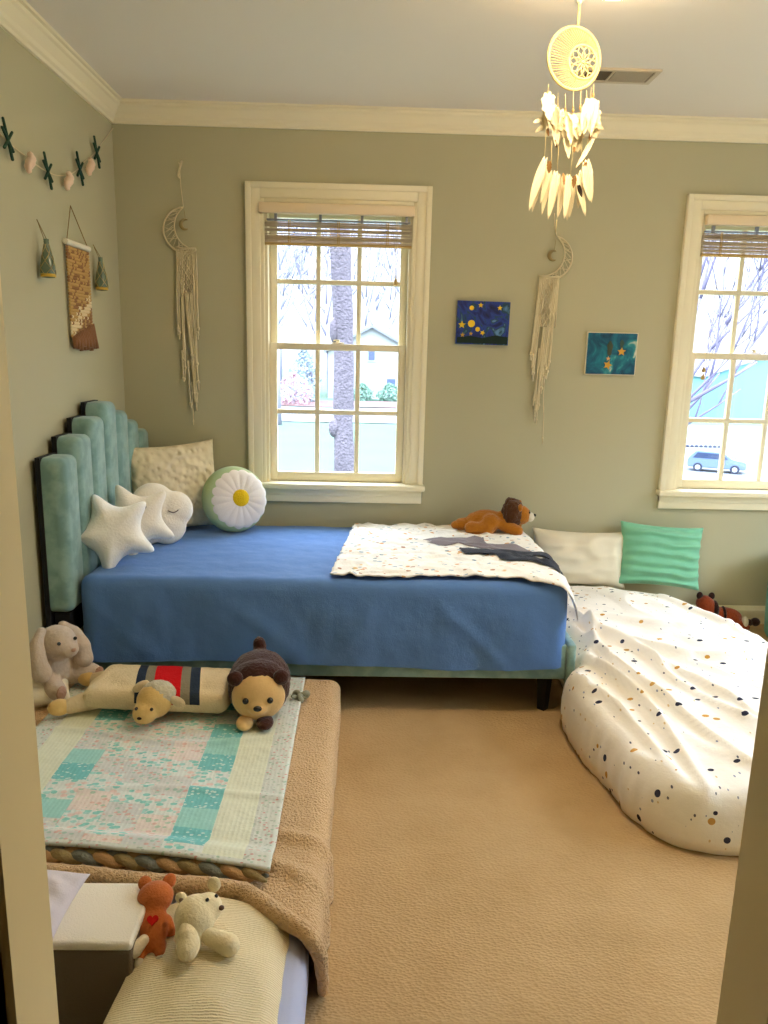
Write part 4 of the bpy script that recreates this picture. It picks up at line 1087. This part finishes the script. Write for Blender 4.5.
# beaded woven hanging
wv = thing('beaded_hanging', 'gold and brown beaded hanging with a white dowel on the left wall', 'wall hanging', (.012, -.53, 1.9))
bm = BM(); tube(bm, [(.014, -.685, 1.757), (.014, -.430, 1.757)], .011, 12); mk('dowel', bm, plain('white_dowel', rgb(236, 226, 204), .5), wv)
bm = BM(); tube(bm, [(.014, -.665, 1.765), (.008, -.590, 1.90), (.014, -.445, 1.765)], .0018, 6); mk('hanging_string', bm, plain('twine', rgb(140, 112, 66), .8), wv)
BD = [plain('gold_bead', rgb(196, 158, 96), .35, metal=.3), plain('brown_bead', rgb(150, 108, 66), .4), plain('pale_bead', rgb(232, 214, 170), .3)]
bd = random.Random(5)
for k in range(16):
    y = -.668 + k * .0150; bm = BM(); z = 1.744; zend = 1.395 + .055 * k / 15; line = 1.435 + .10 * k / 15
    P = []; R = []; cols = []
    while z > zend:
        P += [(.013, y, z), (.013, y, z - .003), (.013, y, z - .009)]; R += [.002, .0064, .0064]
        near = abs(z - line) / .05
        cols += [2 if bd.random() > near else (bd.choice([0, 0, 1]) if z > line else bd.choice([1, 0, 1]))] * 3; z -= .0125
    P.append((.013, y, z)); R.append(.002); tube(bm, P, R, 8)
    for f in bm.faces:
        zc = f.calc_center_median().z; f.material_index = cols[min(len(cols) - 1, max(0, int((1.744 - zc) / .0125) * 3))]
    mk('bead_strand', bm, BD, wv, 'all')
TAS = fabric('brown_yarn', rgb(146, 102, 68), rgb(122, 82, 52), 200, .6)
for k in range(14):
    y = -.665 + k * .0176; bm = BM(); top = 1.40 + .055 * k / 13
    tube(bm, [(.016, y, top), (.02, y + .004, 1.39), (.022 + .006 * (k % 2), y + .006 * math.sin(k * 2), 1.352 + .01 * math.sin(k * 1.7))], [.007, .011, .009], 8); mk('tassel', bm, TAS, wv, 'all')
# bottles
BG = plain('green_bottle_glass', rgb(130, 150, 124), .15, spec=.6); BG.node_tree.nodes['Principled BSDF'].inputs['Transmission Weight'].default_value = .45
GF = plain('gold_filling', rgb(206, 168, 60), .4)
def bottle(y, zt, zh, label, hgt=.13):
    b = thing('hanging_glass_bottle', label, 'bottle', (.034, y, zt - hgt))
    bm = BM(); tube(bm, [(.006, y, zh), (.03, y - .006, zt - .004)], .0015, 6); tube(bm, [(.006, y, zh), (.034, y + .008, zt - .004)], .0015, 6); mk('twine', bm, plain('bottle_twine', rgb(150, 126, 78), .8), b, 'all')
    pr = [(.001, 0), (.028, .002), (.032, .012), (.031, .035), (.025, .062), (.016, .09), (.011, .108), (.0115, .124), (.001, .125)]
    bm = BM(); lathe(bm, [(r * .8, z * hgt / .125) for r, z in pr], (.034, y, zt - hgt), 24); mk('glass_body', bm, BG, b, 'all')
    bm = BM(); 
    for s in (1, -1):
        for q in range(4):
            P = []
            for k in range(22):
                t = k / 21; z = .008 + t * .1; i = max(j for j in range(len(pr)) if pr[j][1] <= z); r0, z0 = pr[i]; r1, z1 = pr[i + 1]; r = r0 + (r1 - r0) * (z - z0) / (z1 - z0); r = r * .8 + .001
                a = s * t * 3.4 + q * PI / 2; P.append((.034 + r * math.cos(a), y + r * math.sin(a), zt - hgt + z * hgt / .125))
            tube(bm, P, .0011, 5)
    mk('net', bm, plain('bottle_net', rgb(170, 150, 96), .7), b, 'all')
    bm = BM(); lathe(bm, [(.0255, .004), (.0265, .009), (.0258, .015)], (.034, y, zt - hgt), 20); mk('gold_band', bm, GF, b, 'all')
bottle(-.915, 1.735, 1.80, 'green glass bottle hung on twine left of the beaded hanging', .135)
bottle(-.35, 1.735, 1.785, 'green glass bottle hung on twine right of the beaded hanging', .14)

# ------------------------------------------------------------------ dreamcatcher
DY = -1.2; S = 1 / 292
def dc(u, v, dy=0): return Vector((1.811 + (u - 574.5) * .0031 + (v - 59) * .000215, DY + dy, 2.274 - (v - 59) * .0029))
dm = thing('dreamcatcher', 'white dreamcatcher with feathers hanging from the ceiling', 'dreamcatcher', tuple(dc(580, 8)))
ang = -.24
HC = dc(574.8, 58.6); HR = .088
def hp_(c, r, a, zz=0): return Vector((c.x + r * math.cos(a) * math.cos(ang), c.y - r * math.cos(a) * math.sin(ang) , c.z + r * math.sin(a)))
IC = hp_(HC, .031, 0.0); IC.z -= .007; IR = .048
bm = BM(); tube(bm, [dc(580.5, -1) + Vector((0, 0, .006)), dc(579, 22) , hp_(HC, HR, PI / 2 - .05)], .0042, 8); mk('hanging_cord', bm, MACR2, dm, 'all')
bm = BM(); lathe(bm, [(.012, 0), (.01, -.006), (.004, -.012)], (dc(580.5, -1).x, DY, H), 12); mk('ceiling_hook', bm, VM, dm)
bm = BM(); tube(bm, [hp_(HC, HR, 2 * PI * k / 60) for k in range(60)], .0052, 8, True); mk('hoop', bm, MACR2, dm, 'all')
bm = BM(); tube(bm, [hp_(IC, IR, 2 * PI * k / 44) for k in range(44)], .0042, 8, True); mk('inner_hoop', bm, MACR2, dm, 'all')
bm = BM()
for k in range(64):
    a = 2 * PI * k / 64; tube(bm, [hp_(HC, HR, a), hp_(IC, IR, a)], .0013, 5)
mk('radial_strings', bm, MACR2, dm, 'all')
bm = BM()
for k in range(10):
    a = 2 * PI * k / 10
    for s in (-1, 1):
        tube(bm, [hp_(IC, IR, a), hp_(IC, IR * .72, a + s * .33), hp_(IC, IR * .42, a + s * .05), hp_(IC, IR * .12, a)], .0022, 5)
ell(bm, IC, .006)
mk('flower_net', bm, MACR2, dm, 'all')
FEA = fabric('white_feather', rgb(236, 222, 184), rgb(226, 210, 170), 300, .3); FEA2 = fabric('brown_feather', rgb(150, 110, 60)); BEAD = plain('wood_bead', rgb(176, 140, 80), .4)
fr = random.Random(9)
strands = [(549, 84, 547, 100), (555, 92, 553, 112), (560, 90, 559, 118), (566, 93, 566, 122), (573, 92, 572, 124), (580, 92, 579, 120), (587, 90, 586, 112), (596, 82, 595, 100), (594, 84, 593, 108)]
for i, (u0, v0, u1, v1) in enumerate(strands):
    bm = BM(); a, b = dc(u0, v0, .02 * math.sin(i)), dc(u1, v1, .02 * math.sin(i)); tube(bm, [a, b], .001, 5); mk('strand', bm, MACR2, dm, 'all')
    bm = BM(); ell(bm, a * .4 + b * .6, (.004, .004, .006), None, 8, 6); ell(bm, a * .5 + b * .5, .003, None, 8, 6); mk('bead', bm, BEAD, dm, 'all')
def feather(u0, v0, u1, v1, w, dy, mat, bend=0, fluff=.0):
    a, b = dc(u0, v0, dy), dc(u1, v1, dy + .01 * fr.uniform(-1, 1)); d = b - a; L = d.length; d.normalize()
    side = d.cross(Vector((0, 1, 0))).normalized(); tw = fr.uniform(-.8, .8) * (1.3 if fluff > .3 else .6); side = (side * math.cos(tw) + Vector((0, 1, 0)) * math.sin(tw)); up = d.cross(side)
    bm = BM(); n = 16; sd = fr.random() * 20
    def g(p, q):
        s = q * 2 - 1; ww = w * (math.sin(PI * min(1, (.06 + .94 * p))) ** .7) * (1 - .35 * p) * (1 + fluff * N3(p * 9 + sd, s * 3, 1))
        return a + d * (L * p + abs(s) * L * -.06 * (1 - p)) + side * (s * ww + bend * math.sin(PI * p / 2) ) + up * (.25 * ww * s * s + .0015 * N3(p * 14, s * 5, sd))
    sheet_n(bm, g, n, 6, up * .0012); tube(bm, [g(k / 8, .5) + up * .0006 for k in range(9)], [.0012 - .0008 * k / 8 for k in range(9)], 5)
    mk('feather', bm, mat, dm, 'all')
def sheet_n(bm, f, nu, nv, off):
    V = grid(bm, f, nu, nv); W = [[bm.verts.new(v.co - off) for v in r] for r in V]
    for i in range(nu):
        for j in range(nv): bm.faces.new((W[i][j], W[i][j + 1], W[i + 1][j + 1], W[i + 1][j]))
    for i in range(nu):
        for j in (0, nv): bm.faces.new((V[i][j], V[i + 1][j], W[i + 1][j], W[i][j]))
    for j in range(nv):
        for i in (0, nu): bm.faces.new((V[i][j], V[i][j + 1], W[i][j + 1], W[i][j]))
for i, (u, v) in enumerate([(547, 96), (549, 98), (552, 108), (556, 110), (560, 112), (563, 115), (567, 116), (571, 117), (574, 117), (578, 116), (582, 114), (585, 112), (589, 102), (592, 100), (595, 98), (596, 104)]):
    for q in range(2):
        feather(u + fr.uniform(-1, 1), v + fr.uniform(-2, 3), u + fr.uniform(-9, 8) * (1 if q else .6), v + fr.uniform(20, 36), fr.uniform(.016, .028), fr.uniform(-.03, .03), FEA, fr.uniform(-.012, .012), .6)
feather(565, 132, 568, 160, .014, -.01, FEA, 0, .5); feather(594, 138, 574, 166, .010, 0, FEA, .01, .3); feather(540, 120, 532, 124, .007, 0, FEA); feather(543, 126, 534, 133, .007, 0, FEA); feather(596, 122, 605, 128, .007, 0, FEA); feather(547, 128, 549, 136, .006, 0, FEA2); feather(555, 140, 557, 147, .006, 0, FEA2); feather(575, 146, 575, 152, .006, 0, FEA2); feather(592, 132, 590, 140, .006, 0, FEA2)
for (u0, v0, u1, v1) in ((546, 130, 544, 162), (552, 140, 551, 170), (559, 145, 557, 174), (574, 140, 571, 178), (583, 140, 582, 165), (590, 135, 585, 160)):
    bm = BM(); tube(bm, [dc(u0, v0), dc(u1, v1)], .0008, 5); mk('strand', bm, MACR2, dm, 'all')
for (u0, v0, u1, v1, w, b) in [(543, 162, 528, 216, .020, -.01), (545, 164, 534, 214, .018, -.008), (548, 166, 540, 205, .017, 0), (551, 172, 542, 216, .016, 0), (555, 174, 546, 222, .019, .004), (559, 176, 550, 218, .015, 0), (563, 178, 556, 220, .018, .006), (567, 178, 562, 222, .020, .004), (571, 178, 569, 222, .018, 0), (575, 177, 572, 218, .018, 0), (578, 177, 586, 218, .017, -.004), (582, 172, 579, 210, .018, 0), (584, 165, 591, 203, .020, -.010), (587, 162, 595, 203, .021, -.012), (589, 160, 590, 190, .018, 0)]:
    feather(u0, v0, u1, v1, w * .82, fr.uniform(-.03, .03), FEA, b * .8, .15)
for (u, v) in ((547, 164), (561, 176), (573, 178), (584, 164)):
    feather(u, v, u + fr.uniform(-1, 2), v + 12, .009, -.03, FEA2, 0, .4)
feather(576, 188, 579, 201, .008, -.04, fabric('black_feather', rgb(40, 32, 22)))
bm = BM(); tube(bm, [dc(557, 222), dc(555.5, 236)], .0012, 5); mk('strand', bm, MACR2, dm, 'all')

# ------------------------------------------------------------------ outdoors
def gz(x, y):
    """the ground falls away to the right"""
    t = max(0, min(1, (x - 8) / 18)); t = t * t * (3 - 2 * t)
    return -3.45 - 4.6 * t * min(1, max(0, (y - 4) / 40)) + .05 * N3(x * .2, y * .2, 0)
LAWN = plain('winter_lawn', rgb(64, 88, 76), .95, 3, .3, .05, var=(.5, rgb(74, 92, 76)))
ROAD = plain('pale_asphalt', rgb(104, 106, 112), .9); LITTER = plain('leaf_litter', rgb(104, 74, 74), .95, var=(1.2, rgb(108, 84, 84)))
bm = BM(); grid(bm, lambda a, b: Vector((-60 + 130 * a, .6 + 160 * b, gz(-60 + 130 * a, .6 + 160 * b))), 60, 60); o = mk('ground', bm, LAWN, None, 'all'); o['kind'] = 'structure'
def strip(name, y0, y1, x0, x1, m, dz=.03):
    bm = BM(); grid(bm, lambda a, b: Vector((x0 + (x1 - x0) * a, y0 + (y1 - y0) * b, gz(x0 + (x1 - x0) * a, y0 + (y1 - y0) * b) + dz)), 60, 6); o = mk(name, bm, m, None, 'all'); o['kind'] = 'structure'; return o
strip('road', 46, 58, -60, 12, ROAD, .05); strip('driveway', 50, 100, 24, 66, ROAD, .05); strip('leaf_litter_ground', 59, 66, -60, 10, LITTER, .06)
BARK = plain('grey_bark', rgb(128, 118, 126), .95, 18, 1.0, .06, var=(9, rgb(84, 76, 86))); BARK2 = plain('misty_twig_bark', rgb(138, 134, 152), .95)  # pale lavender twig bark carries the winter mist in its colour
tr = thing('oak_tree', 'thick grey tree trunk close outside the middle window', 'tree', (.77, 14, gz(.77, 14)))
bm = BM(); P = []; R = []
for k in range(40):
    t = k / 39; z = -3.6 + 14 * t; x = .645 - .036 * z + .03 * math.sin(z * .9); P.append((x, 14 + .04 * math.sin(z), z)); R.append((.225 + .12 * math.exp(-(z + 3.6) * 1.4) + .012 * math.sin(z * 4)) * (1 + .02 * (z < 1)))
tube(bm, P, R, 28)
for v in bm.verts: v.co += (v.co - Vector((.7, 14, v.co.z))).normalized() * (.03 * N3(v.co.x * 6, v.co.y * 6, v.co.z * 1.6) + .02 * N3(v.co.x * 14, v.co.y * 14, v.co.z * 4))
mk('trunk', bm, BARK, tr, 'all')
bm = BM(); ell(bm, (.40, 13.92, 1.75), (.10, .12, .28)); ell(bm, (.43, 13.9, -.45), (.13, .12, .22)); mk('burl', bm, BARK, tr, 'all')
def branchy(bm, p, d, r, L, depth, rr, spread=.6):
    pts = [p]; q = p.copy(); dd = d.copy()
    for k in range(4):
        dd = (dd + Vector((rr.uniform(-.15, .15), rr.uniform(-.15, .15), rr.uniform(-.04, .12)))).normalized(); q = q + dd * L / 4; pts.append(q.copy())
    tube(bm, pts, [r * (1 - .14 * k) for k in range(5)], 6)
    if depth == 0: return
    for k in range(rr.choice([2, 3, 3])):
        i = rr.choice([2, 3, 4]); nd = (dd + Vector((rr.uniform(-1, 1), rr.uniform(-1, 1), rr.uniform(-.2, .7))) * spread).normalized()
        branchy(bm, pts[i], nd, r * .58, L * rr.uniform(.6, .8), depth - 1, rr, spread)
def bare_tree(x, y, h, seed, label, r=.16, lean=(0, 0), group=None, depth=4, name='bare_tree'):
    rr = random.Random(seed); z = gz(x, y) - .1; t = thing(name, label, 'tree', (x, y, z), None, group)
    bm = BM(); top = Vector((x + lean[0] * h, y + lean[1] * h, z + h * .45)); tube(bm, [(x, y, z), (x + lean[0] * h * .4, y, z + h * .2), top], [r * 1.2, r, r * .8], 10); mk('trunk', bm, BARK2, t, 'all')
    bm = BM()
    for k in range(4): branchy(bm, top - Vector((0, 0, h * .05 * k)), Vector((rr.uniform(-.7, .7), rr.uniform(-.5, .5), 1)).normalized(), r * .6, h * .24, depth, rr)
    mk('branches', bm, BARK2, t, 'all')
i = 0
for (x, y, h) in [(-4.3, 44, 15), (-5.4, 50, 18), (-7, 62, 19), (-4.0, 66, 20), (-2.6, 74, 20), (-8.4, 78, 22), (-5.6, 84, 23), (-1.0, 88, 24), (3.6, 48, 15), (4.3, 96, 24), (2.2, 100, 24), (5.8, 92, 22), (-10, 96, 24), (.2, 106, 26)]:
    i += 1; bare_tree(x, y, h, i * 13, 'bare winter tree among the trees beyond the lawn', .13 + .04 * (i % 3), (.01 * (i % 5 - 2), 0), 'bare winter trees beyond the lawn', 3)
# the spreading tree seen in the right window
t2 = thing('spreading_tree', 'bare tree with long slanting branches outside the right window', 'tree', (6.0, 9.2, gz(6.0, 9.2)))
rr = random.Random(77); bm = BM(); tube(bm, [(6.0, 9.2, -4), (5.95, 9.2, -1.5), (6.05, 9.2, .4)], [.24, .2, .17], 14); mk('trunk', bm, BARK2, t2, 'all')
bm = BM()
for (d, z, r, L) in (((1, .1, .75), .2, .05, 2.0), ((1, .0, 1.0), .3, .045, 2.0), ((.7, .1, 1.3), .4, .045, 2.2), ((1, -.1, .62), -.2, .034, 1.8), ((.3, .2, 1.5), .4, .045, 2.2), ((1.1, .2, .9), -.2, .036, 1.8), ((.9, -.2, 1.15), .1, .036, 1.7)):
    branchy(bm, Vector((6.03, 9.2, z)), Vector(d).normalized(), r, L, 5, rr, .48)
mk('branches', bm, plain('violet_grey_bark', rgb(104, 98, 122), .95), t2, 'all')
# houses
def house(label, x0, x1, y0, y1, zb, zw, zr, wallm, roofm, wins, name='house', gable_x=True):
    h = thing(name, label, 'house', ((x0 + x1) / 2, (y0 + y1) / 2, zb))
    bm = BM(); box(bm, (x0, y0, zb - 1.5), (x1, y1, zw))
    xm = (x0 + x1) / 2
    prism(bm, [(x0, zw), (x1, zw), (xm, zr)], lambda a, b, d: Vector((a, y0 + d, b)), y1 - y0)
    mk('wall', bm, wallm, h, False)
    bm = BM(); o = .4; s = (zr - zw) / (xm - x0)
    for sx, xe in ((1, x0 - o), (-1, x1 + o)):
        ze = zw - s * o; P = [(xe, ze), (xm, zr), (xm, zr + .25), (xe, ze + .25)]
        prism(bm, P, lambda a, b, d: Vector((a, y0 - o + d, b)), y1 - y0 + 2 * o)
    mk('roof', bm, roofm, h, False)
    for (a, b, c, d) in wins:
        bm = BM(); box(bm, (a - .12, y0 - .1, c - .12), (b + .12, y0 - .004, d + .12)); f = mk('window', bm, plain('house_trim', rgb(170, 174, 178), .6), h, False)
        bm = BM(); box(bm, (a, y0 - .13, c), (b, y0 - .101, d)); mk('pane', bm, plain('house_pane', rgb(86, 96, 122), .2), f, False)
    return h
HW = plain('white_siding', rgb(160, 166, 164), .8); HR_ = plain('pale_grey_roof', rgb(128, 132, 142), .8); AQ = plain('aqua_siding', rgb(104, 154, 158), .8)
house('white house with a gable beyond the lawn, seen in the middle window', -2.6, 5.6, 70, 80, -3.6, 1.0, 3.2, HW, HR_, [(3.0, 3.8, -3.2, -1.5), (1.2, 1.8, .2, 1.2), (4.4, 5.0, -3.0, -1.5)])
house('aqua sided building beyond the driveway, seen in the right window', 52, 80, 112, 124, -7.6, -1.7, 3.2, AQ, plain('lavender_roof', rgb(140, 138, 156), .8), [(63, 64.5, -6.5, -4.4)])
# shrubs
def shrub(x, y, r, h, m, label, seed, group=None, name='shrub', n=260, leaf=.12):
    rr = random.Random(seed); z = gz(x, y); s = thing(name, label, 'shrub', (x, y, z), None, group)
    bm = BM()
    for k in range(n):
        a = rr.random() * 2 * PI; q = rr.random() ** .4; zz = rr.random(); rad = r * q * math.sin(PI * min(1, .25 + .72 * zz)) 
        c = Vector((x + rad * math.cos(a), y + rad * math.sin(a), z + h * zz)); u = Vector((rr.uniform(-1, 1), rr.uniform(-1, 1), rr.uniform(-1, 1))).normalized(); w = u.orthogonal().normalized(); l = leaf * rr.uniform(.6, 1.3)
        vs = [bm.verts.new(c + u * l), bm.verts.new(c + w * l * .45), bm.verts.new(c - u * l), bm.verts.new(c - w * l * .45)]; bm.faces.new(vs)
    mk('foliage', bm, m, s, False)
    bm = BM()
    for k in range(6): branchy(bm, Vector((x, y, z - .05)), Vector((rr.uniform(-.6, .6), rr.uniform(-.6, .6), 1)).normalized(), .025, h * .4, 1, rr)
    mk('stems', bm, BARK2, s, 'all')
SG = plain('pale_green_leaves', rgb(104, 132, 116), .8); SR = plain('pink_brown_leaves', rgb(168, 138, 146), .8); EV = plain('blue_green_needles', rgb(138, 150, 160), .9)
for k, (x, y, r, h) in enumerate([(.7, 67.6, 1.1, 1.5), (3.2, 67.4, 1.2, 1.6), (5.0, 67.2, .7, 1.3)]): shrub(x, y, r, h, SG, 'rounded green shrub in front of the white house', 30 + k, 'shrubs by the white house', n=420, leaf=.2)
shrub(-5.0, 61, 1.7, 2.6, SR, 'reddish brown shrub at the left of the middle window view', 41, n=700, leaf=.16)
shrub(-4.4, 64.5, 1.5, 4.6, EV, 'blue green evergreen behind the reddish shrub', 42, None, 'evergreen_tree', 900, .2)
for k, (x, y, r, h) in enumerate([(-1.15, 10.6, .5, 1.7), (1.75, 10.2, .55, 1.75), (-.3, 11.2, .45, 1.3)]): shrub(x, y, r, h + .1, SG, ['feathery green bush at the lower left pane of the middle window', 'feathery green bush at the lower right pane of the middle window', 'low green bush beside the thick trunk, lower middle pane'][k], 50 + k, n=80, leaf=.09)
# parked car
CARM = plain('pale_blue_car_paint', rgb(96, 112, 146), .35, spec=.6); CG = plain('car_glass', rgb(52, 62, 90), .15); TY = plain('tyre_rubber', rgb(50, 52, 68), .8)
X0, Y0 = 30.2, 58.5; Zc = gz(X0, Y0) + .05
ca = thing('car', 'pale blue car parked outside, seen at the bottom of the right window', 'car', (X0, Y0, Zc), (0, 0, -.45))
body = [(-2.2, .35), (2.2, .35), (2.25, .8), (2.1, 1.0), (1.1, 1.1), (.45, 1.65), (-1.6, 1.7), (-2.1, 1.15), (-2.25, .9)]
bm = BM(); prism(bm, body, lambda a, b, d: Vector((a, -.9 + d, b)), 1.8); bmesh.ops.bevel(bm, geom=bm.edges[:], offset=.06, segments=2, affect='EDGES'); mk('body', bm, CARM, ca)
for s in (-1, 1):
    bm = BM(); prism(bm, [(-1.85, 1.12), (.85, 1.12), (.38, 1.55), (-1.5, 1.58)], lambda a, b, d: Vector((a, s * .905 + d - .01, b)), .02); mk('side_window', bm, CG, ca, False)
    for x in (-1.4, 1.4):
        bm = BM(); tube(bm, [(x, s * .7, .36), (x, s * .93, .36)], .36, 20); w = mk('wheel', bm, TY, ca)
        bm = BM(); tube(bm, [(x, s * .93, .36), (x, s * .945, .36)], .2, 16); mk('hubcap', bm, HW, w)
bm = BM(); box(bm, (2.2, -.7, .62), (2.28, -.4, .78)); mk('headlight', bm, HW, ca, False); bm = BM(); box(bm, (2.2, .4, .62), (2.28, .7, .78)); mk('headlight', bm, HW, ca, False)
fe = thing('stone_row', 'row of dark stones along the drive above the parked car', 'stone edging', (36.3, 75, gz(36.3, 75)))
for k in range(8):
    bm = BM(); x = 34.6 + k * .48; ell(bm, (x, 75, gz(x, 75) + .1), (.2, .2, .22), None, 10, 8); mk('stone', bm, TY, fe, 'all')

# ------------------------------------------------------------------ light
W = bpy.data.worlds.new('sky'); SC.world = W; W.use_nodes = True; nt = W.node_tree
bg = nt.nodes['Background']; tc = nt.nodes.new('ShaderNodeTexCoord'); sx = nt.nodes.new('ShaderNodeSeparateXYZ'); nt.links.new(tc.outputs['Generated'], sx.inputs[0])
rp_ = nt.nodes.new('ShaderNodeValToRGB'); e = rp_.color_ramp; e.elements[0].position = 0; e.elements[0].color = (.15, .165, .19, 1); e.elements[1].position = .85; e.elements[1].color = (1.22, 1.42, 1.62, 1)
for p_, c_ in ((.18, (.17, .195, .225, 1)), (.40, (.74, .87, 1.02, 1))):
    k2 = e.elements.new(p_); k2.color = c_
nt.links.new(sx.outputs[2], rp_.inputs[0]); nt.links.new(rp_.outputs[0], bg.inputs[0]); bg.inputs[1].default_value = 5.2
def lamp(name, typ, loc, power, col, size=.1, rot=(0, 0, 0)):
    L = bpy.data.lights.new(name, typ); L.energy = power; L.color = col
    if typ == 'AREA': L.size = size
    else: L.shadow_soft_size = size
    o = bpy.data.objects.new(name, L); C.objects.link(o); o.location = loc; o.rotation_euler = rot; return o

# ------------------------------------------------------------------ camera
f, cx, cy, cz, yaw, pitch, roll = 765.7916, 1.1893, -3.8103, 1.3834, -0.02482, -0.21126, 0.02370
fw = Vector((-math.sin(yaw) * math.cos(pitch), math.cos(yaw) * math.cos(pitch), math.sin(pitch))); r_ = Vector((math.cos(yaw), math.sin(yaw), 0)); u_ = r_.cross(fw)
r2 = r_ * math.cos(roll) + u_ * math.sin(roll); u2 = u_ * math.cos(roll) - r_ * math.sin(roll)
cam = bpy.data.cameras.new('camera'); co = bpy.data.objects.new('camera', cam); C.objects.link(co)
cam.sensor_fit = 'HORIZONTAL'; cam.sensor_width = 36; cam.lens = 36 * f / 768; cam.clip_start = .02; cam.clip_end = 400
co.matrix_world = Matrix(((r2.x, u2.x, -fw.x, cx), (r2.y, u2.y, -fw.y, cy), (r2.z, u2.z, -fw.z, cz), (0, 0, 0, 1)))
SC.camera = co
vs = SC.view_settings; vs.view_transform = 'Standard'; vs.look = 'None'; vs.gamma = 1; vs.exposure = 1.2; vs.use_curve_mapping = False
SC.cycles.use_denoising = True; SC.cycles.max_bounces = 10; SC.cycles.diffuse_bounces = 6; SC.cycles.transparent_max_bounces = 16
SC.cycles.sample_clamp_indirect = 8
for o in bpy.data.objects:
    if '_local' in o: del o['_local']
